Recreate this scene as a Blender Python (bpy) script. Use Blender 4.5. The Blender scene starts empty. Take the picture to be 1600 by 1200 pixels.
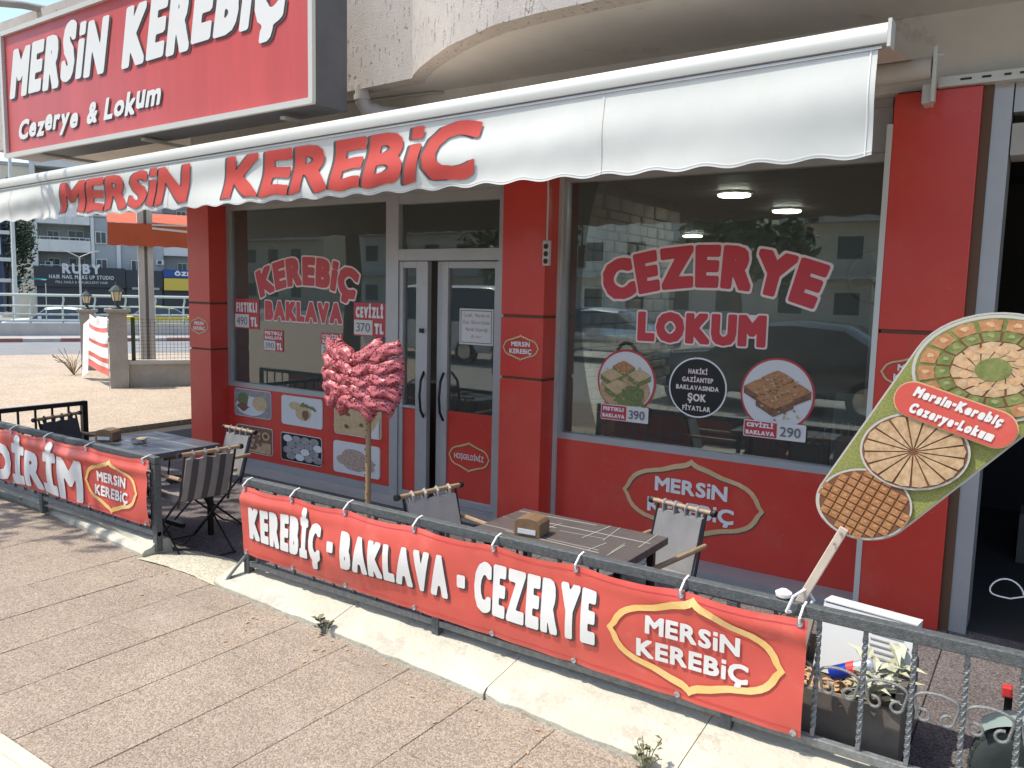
import bpy, bmesh, math, random
import numpy as np
from mathutils import Matrix, Vector
from mathutils.geometry import tessellate_polygon
random.seed(7)
S = bpy.context.scene
COL = S.collection
PI = math.pi

# ------------------------------------------------------------------ camera
cd = bpy.data.cameras.new('Camera'); cam = bpy.data.objects.new('Camera', cd); COL.objects.link(cam); S.camera = cam
cd.sensor_width = 36; cd.lens = 1255.4 / 1600 * 36; cd.clip_start = 0.05; cd.clip_end = 2000
RT = Vector((0.82798779, 0.56029359, 0.02252365)); UP = Vector((-0.08126171, 0.08014949, 0.99346494)); FW = Vector((-0.55482678, 0.82440715, -0.11189321))
cam.matrix_world = Matrix(((RT.x, UP.x, -FW.x, 0), (RT.y, UP.y, -FW.y, -4.762), (RT.z, UP.z, -FW.z, 1.76), (0, 0, 0, 1)))
# ------------------------------------------------------------------ sky, sun, exposure
SUN = Vector((-0.40, -0.33, 1.0)).normalized()
W = bpy.data.worlds.new('World'); S.world = W; W.use_nodes = True
wn = W.node_tree.nodes; wl = W.node_tree.links
sky = wn.new('ShaderNodeTexSky'); sky.sky_type = 'NISHITA'; sky.sun_disc = False
sky.sun_elevation = math.asin(SUN.z); sky.sun_rotation = math.atan2(SUN.x, SUN.y)
sky.air_density = 1.0; sky.dust_density = 1.5; sky.ozone_density = 1.2
wl.new(sky.outputs[0], wn['Background'].inputs[0]); wn['Background'].inputs[1].default_value = 0.15
ld = bpy.data.lights.new('Sun', 'SUN'); ld.energy = 2.9; ld.angle = math.radians(0.55); ld.color = (1.0, 0.94, 0.84)
sun = bpy.data.objects.new('Sun', ld); COL.objects.link(sun); sun.rotation_euler = SUN.to_track_quat('Z', 'Y').to_euler()
S.view_settings.view_transform = 'Standard'; S.view_settings.look = 'None'; S.view_settings.gamma = 1
S.view_settings.exposure = 0.9
S.render.engine = 'CYCLES'; S.cycles.max_bounces = 8; S.cycles.transparent_max_bounces = 12

# ------------------------------------------------------------------ materials
def lin(h):
    if not isinstance(h, str): return (*h, 1)
    v = [int(h[i:i + 2], 16) / 255 for i in (0, 2, 4)]
    return (*[c / 12.92 if c <= .04045 else ((c + .055) / 1.055) ** 2.4 for c in v], 1)
MATS = {}
def M(name, color, rough=.6, metal=0., var=0., vs=3., bump=0., bs=60., spec=.5, color2=None, stretch=None, emit=None, detail=6):
    m = bpy.data.materials.new(name); m.use_nodes = True; MATS[name] = m
    nt = m.node_tree; n = nt.nodes; l = nt.links; b = n['Principled BSDF']
    c = lin(color); b.inputs['Base Color'].default_value = c
    b.inputs['Roughness'].default_value = rough; b.inputs['Metallic'].default_value = metal
    b.inputs['Specular IOR Level'].default_value = spec
    if emit:
        b.inputs['Emission Color'].default_value = lin(color); b.inputs['Emission Strength'].default_value = emit
    tc = n.new('ShaderNodeTexCoord'); mp = n.new('ShaderNodeMapping'); l.new(tc.outputs['Object'], mp.inputs[0])
    if stretch: mp.inputs['Scale'].default_value = stretch
    if var or color2:
        t = n.new('ShaderNodeTexNoise'); t.inputs['Scale'].default_value = vs; t.inputs['Detail'].default_value = detail; t.inputs['Roughness'].default_value = .65
        l.new(mp.outputs[0], t.inputs[0])
        r = n.new('ShaderNodeValToRGB'); r.color_ramp.elements[0].position = .33; r.color_ramp.elements[1].position = .68
        if color2: c2 = lin(color2); r.color_ramp.elements[0].color = c; r.color_ramp.elements[1].color = c2
        else:
            r.color_ramp.elements[0].color = (*[x * (1 - var) for x in c[:3]], 1); r.color_ramp.elements[1].color = (*[min(1, x * (1 + var)) for x in c[:3]], 1)
        l.new(t.outputs['Fac'], r.inputs[0]); l.new(r.outputs[0], b.inputs['Base Color'])
    if bump:
        t = n.new('ShaderNodeTexNoise'); t.inputs['Scale'].default_value = bs; t.inputs['Detail'].default_value = 5
        l.new(mp.outputs[0], t.inputs[0])
        bp = n.new('ShaderNodeBump'); bp.inputs['Strength'].default_value = bump; bp.inputs['Distance'].default_value = .02
        l.new(t.outputs['Fac'], bp.inputs['Height']); l.new(bp.outputs[0], b.inputs['Normal'])
    return m
def aggregate(name, c1, c2, c3, scale, strength, patch=.25):
    """exposed-aggregate paving: coloured grains with relief, slow patches of dirt"""
    m = bpy.data.materials.new(name); m.use_nodes = True; MATS[name] = m
    nt = m.node_tree; n = nt.nodes; l = nt.links; b = n['Principled BSDF']; b.inputs['Roughness'].default_value = .85; b.inputs['Specular IOR Level'].default_value = .25
    tc = n.new('ShaderNodeTexCoord'); ge = n.new('ShaderNodeNewGeometry')
    v = n.new('ShaderNodeTexVoronoi'); v.inputs['Scale'].default_value = scale; l.new(ge.outputs['Position'], v.inputs[0])
    sp = n.new('ShaderNodeSeparateColor'); l.new(v.outputs['Color'], sp.inputs[0])
    r = n.new('ShaderNodeValToRGB'); e = r.color_ramp.elements; e[0].color = lin(c1); e[1].color = lin(c3); e[0].position = .0; e[1].position = 1.
    k = e.new(.5); k.color = lin(c2); l.new(sp.outputs[0], r.inputs[0])
    t = n.new('ShaderNodeTexNoise'); t.inputs['Scale'].default_value = 1.7; t.inputs['Detail'].default_value = 7; t.inputs['Roughness'].default_value = .7; l.new(ge.outputs['Position'], t.inputs[0])
    r2 = n.new('ShaderNodeValToRGB'); r2.color_ramp.elements[0].position = .3; r2.color_ramp.elements[1].position = .7
    r2.color_ramp.elements[0].color = (1 - patch, 1 - patch, 1 - patch, 1); r2.color_ramp.elements[1].color = (1, 1, 1, 1); l.new(t.outputs['Fac'], r2.inputs[0])
    oi = n.new('ShaderNodeObjectInfo'); mr = n.new('ShaderNodeMapRange'); mr.inputs['To Min'].default_value = .95; mr.inputs['To Max'].default_value = 1.03; l.new(oi.outputs['Random'], mr.inputs[0])
    mx = n.new('ShaderNodeMix'); mx.data_type = 'RGBA'; mx.blend_type = 'MULTIPLY'; mx.inputs[0].default_value = 1; l.new(r.outputs[0], mx.inputs[6]); l.new(r2.outputs[0], mx.inputs[7])
    mx2 = n.new('ShaderNodeMix'); mx2.data_type = 'RGBA'; mx2.blend_type = 'MULTIPLY'; mx2.inputs[0].default_value = 1; l.new(mx.outputs[2], mx2.inputs[6]); l.new(mr.outputs[0], mx2.inputs[7])
    l.new(mx2.outputs[2], b.inputs['Base Color'])
    bp = n.new('ShaderNodeBump'); bp.inputs['Strength'].default_value = strength; bp.inputs['Distance'].default_value = .004; bp.invert = True
    l.new(v.outputs['Distance'], bp.inputs['Height']); l.new(bp.outputs[0], b.inputs['Normal'])
    return m
aggregate('paving', '827567', '998b7b', 'b0a190', 145, .7, .16)
aggregate('terrace_tile', '4d4645', '6a6260', '857c78', 150, .6)
aggregate('ramp_concrete', 'a59f8b', 'bdb7a2', 'd3ccb6', 110, .6, .15)
aggregate('forecourt', '9c8c7a', 'b3a28d', 'c8b8a2', 60, .3, .18)
M('red_clad', (.55, .045, .030), .32, color2=(.62, .062, .042), vs=1.3, detail=12, spec=.5)
M('red_banner', (.57, .088, .066), .36, color2=(.65, .115, .085), vs=2., bump=.05, bs=14, detail=10)
M('red_sign', (.54, .085, .08), .4, var=.10, vs=1.4, stretch=(3, 1, .4))
M('red_print', (.55, .04, .05), .45)
M('red_label', (.52, .04, .05), .45)
M('red_awning', (.50, .055, .04), .7)
M('red_leaf', (.5, .05, .05), .5)
M('sign_casing', (.10, .105, .115), .5, var=.15)
M('brown_gap', (.12, .06, .03), .7)
M('white_print', (.80, .80, .77), .5)
M('white_text', (.74, .74, .70), .4)
M('cream_outline', (.80, .68, .63), .5)
M('cream_line', (.64, .43, .22), .45, var=.12, vs=8)
M('gold', (.75, .46, .12), .35, color2=(.85, .62, .28), vs=5)
M('black_print', (.012, .012, .012), .4)
M('shadow_print', (.09, .075, .07), .5)
M('silver_text', (.55, .57, .55), .35, metal=.3)
M('valance_cloth', (.62, .635, .585), .75, var=.04, vs=2, bump=.06, bs=300)
M('awning_cloth', (.72, .62, .52), .8)
M('aluminium', (.42, .42, .41), .42, metal=.35, var=.05, vs=4)
M('white_alu', (.58, .58, .52), .4, metal=.1)
M('grey_box', (.36, .37, .37), .5, var=.05)
M('plinth', (.33, .325, .32), .5, var=.06, vs=4)
M('stucco', (.41, .375, .335), .9, color2=(.49, .45, .405), vs=3)
M('soffit', (.54, .52, .47), .9, color2=(.62, .60, .55), vs=1.6, bump=.12, bs=6)
M('soffit_grey', (.40, .38, .34), .85, var=.08)
M('kerb_paint', (.43, .405, .32), .8, color2=(.53, .505, .41), vs=5, bump=.35, bs=50)
M('cream_slab', (.60, .54, .40), .8, var=.08, vs=8, bump=.2, bs=120)
M('wrought', (.075, .085, .085), .55, metal=.3, color2=(.14, .15, .15), vs=60, bump=.4, bs=220)
M('wrought_light', (.20, .21, .205), .5, metal=.3, var=.25, vs=40, bump=.3, bs=160)
M('black_metal', (.02, .02, .02), .4, metal=.4)
M('steel', (.5, .5, .5), .3, metal=.9)
M('cord', (.80, .79, .75), .7)
M('table_dark', (.075, .062, .055), .38, color2=(.12, .10, .09), vs=9, stretch=(1, 8, 1))
M('table_line', (.34, .32, .29), .5)
M('table_blue', (.055, .06, .07), .3, color2=(.10, .11, .12), vs=9, stretch=(1, 8, 1))
M('napkin_box', (.19, .115, .06), .45, var=.15, vs=20)
M('canvas_grey', (.20, .195, .19), .9, var=.08, vs=14, bump=.12, bs=200)
M('canvas_beige', (.46, .41, .35), .9, var=.08, vs=14, bump=.12, bs=200)
M('canvas_dark', (.06, .055, .055), .9)
M('canvas_stripe', (.22, .20, .195), .9, var=.1, vs=20)
M('bamboo', (.25, .16, .09), .5, color2=(.36, .25, .15), vs=12, stretch=(8, 1, 1))
M('wood_pole', (.34, .22, .11), .6, color2=(.44, .30, .16), vs=8, stretch=(1, 1, .15))
M('peg_dark', (.05, .03, .02), .6)
M('pale_wood', (.55, .47, .38), .55, var=.08, vs=9)
M('pvc', (.50, .47, .42), .5, var=.1)
M('concrete', (.34, .32, .29), .9, var=.14, vs=3, bump=.3, bs=30)
M('concrete_light', (.46, .44, .40), .9, var=.12, vs=2, bump=.2, bs=20)
M('asphalt', (.20, .20, .195), .9, var=.12, vs=2)
M('rail_green', (.45, .52, .46), .5, var=.05)
M('orange_cloth', (.42, .085, .03), .85, var=.08, vs=3)
M('bld_white', (.62, .61, .55), .85, var=.04, vs=1)
M('bld_grey', (.36, .37, .36), .85, var=.05, vs=1)
M('bld_cream', (.60, .55, .44), .85, var=.05, vs=1)
M('sign_black', (.03, .032, .036), .5)
M('sign_navy', (.03, .05, .10), .5)
M('sign_blue', (.02, .06, .22), .5)
M('sign_yellow', (.62, .45, .06), .5)
M('dark_shop', (.03, .035, .04), .5)
M('window_dark', (.05, .065, .075), .15)
M('green_tarp', (.05, .32, .25), .7)
M('bark', (.16, .12, .09), .9, var=.2, vs=10)
M('leaf', (.045, .085, .03), .6, color2=(.09, .14, .05), vs=2)
M('leaf_dark', (.03, .055, .028), .6, color2=(.06, .085, .04), vs=2)
M('weed', (.10, .12, .05), .6, color2=(.16, .15, .08), vs=30)
M('plant_leaf', (.30, .33, .20), .5, color2=(.48, .46, .34), vs=25)
M('dry_leaf', (.38, .22, .10), .8, color2=(.52, .34, .18), vs=30)
M('soil', (.09, .06, .04), .95, bump=.6, bs=60, var=.3, vs=30)
M('planter_wood', (.10, .085, .07), .7, color2=(.15, .13, .11), vs=10)
M('box_white', (.58, .60, .59), .6, var=.03)
M('box_blue', (.09, .11, .30), .5)
M('can_blue', (.02, .05, .40), .3, metal=.4)
M('can_silver', (.55, .57, .62), .3, metal=.6)
M('can_red', (.55, .04, .04), .4)
M('rubber', (.035, .045, .042), .75, var=.2, vs=20)
M('fender', (.20, .26, .235), .35, var=.05)
M('chrome', (.6, .6, .6), .15, metal=1)
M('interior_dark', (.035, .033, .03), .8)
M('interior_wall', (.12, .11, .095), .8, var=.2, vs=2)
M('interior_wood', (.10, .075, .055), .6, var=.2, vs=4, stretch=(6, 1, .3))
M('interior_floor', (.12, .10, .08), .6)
M('stone', (.15, .135, .115), .9, color2=(.32, .29, .25), vs=8, bump=.6, bs=30)
M('stone_joint', (.04, .035, .03), .95)
M('lamp_disc', (1, 1, .97), .5, emit=22)
M('lantern_glass', (.62, .55, .36), .3)
M('lantern_metal', (.05, .06, .055), .5, metal=.4)
M('paint_dark', (.10, .11, .12), .15, metal=.7)
M('paint_white', (.75, .75, .74), .25)
M('tyre', (.02, .02, .02), .8)
M('kerb_red', (.30, .14, .12), .8, var=.1)
M('pistachio', (.17, .19, .04), .8, color2=(.31, .32, .10), vs=160, detail=2)
M('tray_rim', (.50, .48, .43), .35)
M('tray_inner', (.30, .17, .09), .6)
M('pastry_a', (.36, .15, .055), .5, color2=(.52, .27, .12), vs=45)
M('pastry_b', (.38, .23, .11), .55, color2=(.60, .43, .25), vs=45)
M('pastry_green', (.12, .15, .035), .5, color2=(.24, .26, .08), vs=45)
M('pastry_grid', (.30, .13, .045), .5, color2=(.44, .22, .09), vs=30)
M('pastry_hi', (.52, .30, .14), .45, color2=(.66, .45, .26), vs=60)
M('pastry_hi_green', (.24, .27, .09), .45, color2=(.34, .36, .16), vs=60)
M('brown_line', (.16, .065, .025), .7)
M('food_white', (.66, .65, .62), .5)
M('food_grey', (.22, .21, .20), .6, color2=(.36, .35, .33), vs=16)
M('food_tan', (.50, .34, .17), .6, color2=(.62, .46, .26), vs=30)
M('food_green', (.10, .14, .04), .7, color2=(.22, .24, .10), vs=60)
M('food_brown', (.13, .06, .035), .7, color2=(.28, .15, .09), vs=50)
M('food_nut', (.26, .14, .09), .7, color2=(.60, .48, .38), vs=70)
M('paper', (.68, .66, .60), .7, var=.03)
M('pen', (.16, .16, .17), .7)
M('letter_grey', (.36, .34, .31), .7)
M('bag_white', (.42, .46, .44), .3)
M('bag_dark', (.05, .05, .05), .3)
M('bag_teal', (.25, .38, .40), .4)
M('sky_blue_plastic', (.03, .10, .25), .4)
# pink polka-dot foil
def dotted():
    m = bpy.data.materials.new('bag_dots'); m.use_nodes = True; MATS['bag_dots'] = m
    n = m.node_tree.nodes; l = m.node_tree.links; b = n['Principled BSDF']; b.inputs['Roughness'].default_value = .42
    tc = n.new('ShaderNodeTexCoord'); v = n.new('ShaderNodeTexVoronoi'); v.inputs['Scale'].default_value = 48; l.new(tc.outputs['Object'], v.inputs[0])
    r = n.new('ShaderNodeValToRGB'); r.color_ramp.interpolation = 'CONSTANT'; r.color_ramp.elements[0].color = (.06, .012, .012, 1); r.color_ramp.elements[1].color = (.52, .12, .13, 1); r.color_ramp.elements[1].position = .36
    l.new(v.outputs['Distance'], r.inputs[0]); l.new(r.outputs[0], b.inputs['Base Color'])
    t = n.new('ShaderNodeTexNoise'); t.inputs['Scale'].default_value = 22; l.new(tc.outputs['Object'], t.inputs[0])
    bp = n.new('ShaderNodeBump'); bp.inputs['Strength'].default_value = .25; bp.inputs['Distance'].default_value = .02; l.new(t.outputs['Fac'], bp.inputs['Height']); l.new(bp.outputs[0], b.inputs['Normal'])
dotted()
def glassmat(name, tint, refl):
    m = bpy.data.materials.new(name); m.use_nodes = True; MATS[name] = m
    n = m.node_tree.nodes; l = m.node_tree.links; n.remove(n['Principled BSDF'])
    tr = n.new('ShaderNodeBsdfTransparent'); tr.inputs[0].default_value = (*tint, 1)
    gl = n.new('ShaderNodeBsdfGlossy'); gl.inputs['Roughness'].default_value = 0.0; gl.inputs[0].default_value = (.95, 1, .97, 1)
    lw = n.new('ShaderNodeFresnel'); lw.inputs[0].default_value = refl
    mx = n.new('ShaderNodeMixShader'); l.new(lw.outputs[0], mx.inputs[0]); l.new(tr.outputs[0], mx.inputs[1]); l.new(gl.outputs[0], mx.inputs[2])
    df = n.new('ShaderNodeBsdfDiffuse'); df.inputs[0].default_value = (.75, .78, .72, 1); m2 = n.new('ShaderNodeMixShader'); m2.inputs[0].default_value = .04; l.new(mx.outputs[0], m2.inputs[1]); l.new(df.outputs[0], m2.inputs[2]); l.new(m2.outputs[0], n['Material Output'].inputs[0])  # pale diffuse share mixed in as the haze of bright reflections
glassmat('glass', (.84, .88, .84), 2.05)
# stucco fascia: vertical bark-like grooves
def stucco():
    m = MATS['stucco']; n = m.node_tree.nodes; l = m.node_tree.links; b = n['Principled BSDF']
    tc = n.new('ShaderNodeTexCoord'); mp = n.new('ShaderNodeMapping'); mp.inputs['Scale'].default_value = (46, 46, 11); l.new(tc.outputs['Object'], mp.inputs[0])
    t = n.new('ShaderNodeTexNoise'); t.inputs['Scale'].default_value = 1; t.inputs['Detail'].default_value = 3; l.new(mp.outputs[0], t.inputs[0])
    r = n.new('ShaderNodeValToRGB'); r.color_ramp.elements[0].position = .30; r.color_ramp.elements[1].position = .38; l.new(t.outputs['Fac'], r.inputs[0])
    bp = n.new('ShaderNodeBump'); bp.inputs['Strength'].default_value = .9; bp.inputs['Distance'].default_value = .010; l.new(r.outputs[0], bp.inputs['Height'])
    t2 = n.new('ShaderNodeTexNoise'); t2.inputs['Scale'].default_value = 90; l.new(tc.outputs['Object'], t2.inputs[0])
    bp2 = n.new('ShaderNodeBump'); bp2.inputs['Strength'].default_value = .5; bp2.inputs['Distance'].default_value = .006; l.new(t2.outputs['Fac'], bp2.inputs['Height']); l.new(bp.outputs[0], bp2.inputs['Normal'])
    l.new(bp2.outputs[0], b.inputs['Normal'])
stucco()
# kerb paint: worn patches showing concrete
def wornkerb():
    m = MATS['kerb_paint']; n = m.node_tree.nodes; l = m.node_tree.links; b = n['Principled BSDF']
    old = b.inputs['Base Color'].links[0].from_socket
    ge = n.new('ShaderNodeNewGeometry'); t = n.new('ShaderNodeTexNoise'); t.inputs['Scale'].default_value = 7; t.inputs['Detail'].default_value = 9; t.inputs['Roughness'].default_value = .75; l.new(ge.outputs['Position'], t.inputs[0])
    r = n.new('ShaderNodeValToRGB'); r.color_ramp.elements[0].position = .555; r.color_ramp.elements[1].position = .60; r.color_ramp.elements[0].color = (0, 0, 0, 1); r.color_ramp.elements[1].color = (.85, .85, .85, 1); l.new(t.outputs['Fac'], r.inputs[0])
    mx = n.new('ShaderNodeMix'); mx.data_type = 'RGBA'; mx.inputs[7].default_value = (.38, .35, .28, 1); l.new(r.outputs[0], mx.inputs[0]); l.new(old, mx.inputs[6]); l.new(mx.outputs[2], b.inputs['Base Color'])
wornkerb()

def overlay(name, col, scale, lo, hi, fac, stretch=(1, 1, 1)):
    """blotches, scuffs or stains with an outline of their own over a material's colour"""
    m = MATS[name]; n = m.node_tree.nodes; l = m.node_tree.links; b = n['Principled BSDF']
    ge = n.new('ShaderNodeNewGeometry'); mp = n.new('ShaderNodeMapping'); mp.inputs['Scale'].default_value = stretch; l.new(ge.outputs['Position'], mp.inputs[0])
    t = n.new('ShaderNodeTexNoise'); t.inputs['Scale'].default_value = scale; t.inputs['Detail'].default_value = 10; t.inputs['Roughness'].default_value = .72; l.new(mp.outputs[0], t.inputs[0])
    r = n.new('ShaderNodeValToRGB'); r.color_ramp.elements[0].position = lo; r.color_ramp.elements[1].position = hi; r.color_ramp.elements[0].color = (0, 0, 0, 1); r.color_ramp.elements[1].color = (fac, fac, fac, 1); l.new(t.outputs['Fac'], r.inputs[0])
    mx = n.new('ShaderNodeMix'); mx.data_type = 'RGBA'; mx.inputs[7].default_value = (*col, 1); l.new(r.outputs[0], mx.inputs[0])
    k = b.inputs['Base Color']
    if k.links: l.new(k.links[0].from_socket, mx.inputs[6])
    else: mx.inputs[6].default_value = k.default_value
    l.new(mx.outputs[2], k)
overlay('red_clad', (.50, .22, .16), 3.5, .52, .75, .22); overlay('red_clad', (.70, .50, .42), 9, .66, .70, .55, (1, 1, 3)); overlay('red_clad', (.22, .10, .06), 2.2, .60, .72, .25, (4, 4, .5))
overlay('red_banner', (.70, .34, .25), 4, .55, .75, .25); overlay('red_banner', (.34, .16, .10), 7, .66, .72, .3)
overlay('valance_cloth', (.56, .53, .45), 2.2, .55, .72, .30, (1, 1, .5)); overlay('valance_cloth', (.45, .42, .36), 14, .68, .72, .45); overlay('valance_cloth', (.58, .57, .52), 3, .55, .7, .25, (6, 6, .4))
overlay('paving', (.13, .11, .09), 11, .66, .70, .55); overlay('paving', (.22, .19, .15), 1.1, .54, .66, .35); overlay('paving', (.52, .48, .42), 2.3, .60, .72, .30)
overlay('kerb_paint', (.20, .18, .14), 22, .64, .68, .6); overlay('plinth', (.28, .25, .21), 5, .55, .7, .4); overlay('soffit', (.40, .36, .30), 3, .60, .66, .5); overlay('aluminium', (.30, .28, .25), 6, .58, .72, .35); overlay('forecourt', (.28, .24, .19), .8, .54, .68, .35)
overlay('table_dark', (.28, .26, .24), 16, .64, .68, .4); overlay('bld_white', (.34, .32, .28), .6, .56, .7, .45, (3, 3, .4)); overlay('bld_grey', (.24, .23, .22), .6, .56, .7, .45, (3, 3, .4)); overlay('concrete', (.18, .16, .14), 4, .58, .7, .45, (1, 1, .4))

# ------------------------------------------------------------------ mesh helpers
class MB:
    def __init__(s): s.v = []; s.f = []; s.m = []; s.cur = 0
    def add(s, vs, fs):
        o = len(s.v); s.v += [tuple(p) for p in vs]; s.f += [tuple(i + o for i in f) for f in fs]; s.m += [s.cur] * len(fs)
    def box(s, a, b):
        (x0, y0, z0), (x1, y1, z1) = a, b
        s.add([(x0, y0, z0), (x1, y0, z0), (x1, y1, z0), (x0, y1, z0), (x0, y0, z1), (x1, y0, z1), (x1, y1, z1), (x0, y1, z1)],
              [(0, 3, 2, 1), (4, 5, 6, 7), (0, 1, 5, 4), (1, 2, 6, 5), (2, 3, 7, 6), (3, 0, 4, 7)]); return s
    def tube(s, pts, r, n=8, cap=True):
        pts = [Vector(p) for p in pts]; rr = r if isinstance(r, (list, tuple)) else [r] * len(pts)
        o = len(s.v); prev = None; vs = []
        for i, p in enumerate(pts):
            t = (pts[min(i + 1, len(pts) - 1)] - pts[max(i - 1, 0)]).normalized()
            if prev is None:
                a = Vector((0, 0, 1)) if abs(t.z) < .9 else Vector((1, 0, 0)); prev = t.cross(a).normalized()
            prev = (prev - t * prev.dot(t)).normalized(); q = t.cross(prev)
            vs += [p + (prev * math.cos(2 * PI * k / n) + q * math.sin(2 * PI * k / n)) * rr[i] for k in range(n)]
        fs = [(i * n + k, i * n + (k + 1) % n, (i + 1) * n + (k + 1) % n, (i + 1) * n + k) for i in range(len(pts) - 1) for k in range(n)]
        if cap: fs += [tuple(reversed(range(n))), tuple(range((len(pts) - 1) * n, len(pts) * n))]
        s.add(vs, fs); return s
    def bar(s, a, b, w, h, up=(0, 0, 1)):
        a = Vector(a); b = Vector(b); t = (b - a).normalized(); u = Vector(up)
        sd = t.cross(u).normalized(); u = sd.cross(t)
        c = [sd * (i * w / 2) + u * (j * h / 2) for i, j in ((-1, -1), (1, -1), (1, 1), (-1, 1))]
        s.add([a + k for k in c] + [b + k for k in c], [(3, 2, 1, 0), (4, 5, 6, 7)] + [(i, (i + 1) % 4, 4 + (i + 1) % 4, 4 + i) for i in range(4)]); return s
    def lathe(s, prof, c=(0, 0, 0), n=16, axis='z'):
        vs = []
        for r, z in prof:
            for k in range(n):
                a = 2 * PI * k / n; x, y = r * math.cos(a), r * math.sin(a)
                p = (x, y, z) if axis == 'z' else ((z, x, y) if axis == 'x' else (x, z, y))
                vs.append((p[0] + c[0], p[1] + c[1], p[2] + c[2]))
        fs = [(i * n + k, i * n + (k + 1) % n, (i + 1) * n + (k + 1) % n, (i + 1) * n + k) for i in range(len(prof) - 1) for k in range(n)]
        s.add(vs, fs + [tuple(reversed(range(n))), tuple(range((len(prof) - 1) * n, len(prof) * n))]); return s
    def grid(s, nx, ny, fn):
        vs = [fn(i / nx, j / ny) for j in range(ny + 1) for i in range(nx + 1)]
        s.add(vs, [(j * (nx + 1) + i, j * (nx + 1) + i + 1, (j + 1) * (nx + 1) + i + 1, (j + 1) * (nx + 1) + i) for j in range(ny) for i in range(nx)]); return s
    def prism(s, poly, d):
        """poly: list of 3D points, extruded by vector d"""
        d = Vector(d); n = len(poly); a = [Vector(p) for p in poly]
        tri = tessellate_polygon([a])
        s.add(a + [p + d for p in a], [tuple(t) for t in tri] + [tuple(i + n for i in reversed(t)) for t in tri] + [(i, (i + 1) % n, n + (i + 1) % n, n + i) for i in range(n)]); return s
    def poly(s, pts, y, mi=None):
        """flat polygon (x,z) facing -y at depth y"""
        if mi is not None: s.cur = mi
        a = [Vector((p[0], y, p[1])) for p in pts]
        s.add(a, [tuple(t) for t in tessellate_polygon([a])]); return s
    def build(s, name, mat, parent=None, smooth=False, bevel=0.):
        me = bpy.data.meshes.new(name); me.from_pydata(s.v, [], s.f); me.update()
        for mm in (mat if isinstance(mat, (list, tuple)) else [mat]): me.materials.append(MATS[mm])
        if len(set(s.m)) > 1: me.polygons.foreach_set('material_index', s.m)
        bm = bmesh.new(); bm.from_mesh(me); bmesh.ops.recalc_face_normals(bm, faces=bm.faces); bm.to_mesh(me); bm.free()
        if smooth: me.polygons.foreach_set('use_smooth', [True] * len(me.polygons)); me.set_sharp_from_angle(angle=math.radians(40))
        o = bpy.data.objects.new(name, me); COL.objects.link(o)
        if bevel:
            b = o.modifiers.new('bevel', 'BEVEL'); b.width = bevel; b.segments = 2; b.limit_method = 'ANGLE'
        if parent: attach(o, parent)
        return o
def wm(o):
    return o.matrix_basis if not o.parent else wm(o.parent) @ o.matrix_parent_inverse @ o.matrix_basis
def attach(o, parent):
    o.parent = parent; o.matrix_parent_inverse = wm(parent).inverted()
def tag(o, label=None, cat=None, group=None, kind=None):
    if label: o['label'] = label
    if cat: o['category'] = cat
    if group: o['group'] = group
    if kind: o['kind'] = kind
    return o
def thing(name, label, cat, loc=(0, 0, 0), group=None):
    o = bpy.data.objects.new(name, None); COL.objects.link(o); o.location = loc; o.empty_display_size = .1
    return tag(o, label, cat, group)
def copy_tree(o, parent=None):
    c = o.copy(); COL.objects.link(c); c.parent = parent
    if parent: c.matrix_parent_inverse = o.matrix_parent_inverse.copy()
    for ch in list(o.children): copy_tree(ch, c)
    return c
def box(a, b): return MB().box(a, b)
def inst(name, src, parent, loc, rz=0):
    """cheap repeat that shares mesh data"""
    o = bpy.data.objects.new(name, src.data); COL.objects.link(o); o.location = loc; o.rotation_euler[2] = rz
    for md in src.modifiers:
        b = o.modifiers.new('bevel', 'BEVEL'); b.width = md.width; b.segments = md.segments; b.limit_method = 'ANGLE'
    attach(o, parent); return o

# ------------------------------------------------------------------ lettering
_OUT = {}
def outline(ch):
    if ch in _OUT: return _OUT[ch]
    if ch == '!':   # cap-height dotted i
        r = [[(0, 0), (.085, 0), (.085, .46), (0, .46)], [(0, .62), (.085, .62), (.085, .70), (0, .70)]]
    elif ch == '-': r = [[(0, .28), (.2, .28), (.2, .40), (0, .40)]]
    else:
        c = bpy.data.curves.new('glyph', 'FONT'); c.body = ch; c.size = 1; c.resolution_u = 3; c.fill_mode = 'NONE'
        o = bpy.data.objects.new('glyph', c); COL.objects.link(o)
        me = bpy.data.meshes.new_from_object(o.evaluated_get(bpy.context.evaluated_depsgraph_get()))
        nb = {}
        for e in me.edges:
            a, b = e.vertices; nb.setdefault(a, []).append(b); nb.setdefault(b, []).append(a)
        seen = set(); r = []
        for v0 in nb:
            if v0 in seen: continue
            lp = [v0]; seen.add(v0); cur = v0
            while True:
                nx = [k for k in nb[cur] if k not in seen]
                if not nx: break
                cur = nx[0]; seen.add(cur); lp.append(cur)
            r.append([(me.vertices[i].co.x, me.vertices[i].co.y) for i in lp])
        bpy.data.objects.remove(o); bpy.data.curves.remove(c); bpy.data.meshes.remove(me)
    x0 = min(p[0] for l in r for p in l)
    r = [[(p[0] - x0, p[1]) for p in l] for l in r]
    w = max(p[0] for l in r for p in l)
    _OUT[ch] = (r, w); return _OUT[ch]
CAP = max(p[1] for l in outline('H')[0] for p in l)
_FILL = {}
def inside(p, l):
    c = False
    for (x0, y0), (x1, y1) in zip(l, l[1:] + l[:1]):
        if (y0 > p[1]) != (y1 > p[1]) and p[0] < x0 + (p[1] - y0) / (y1 - y0) * (x1 - x0): c = not c
    return c
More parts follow.
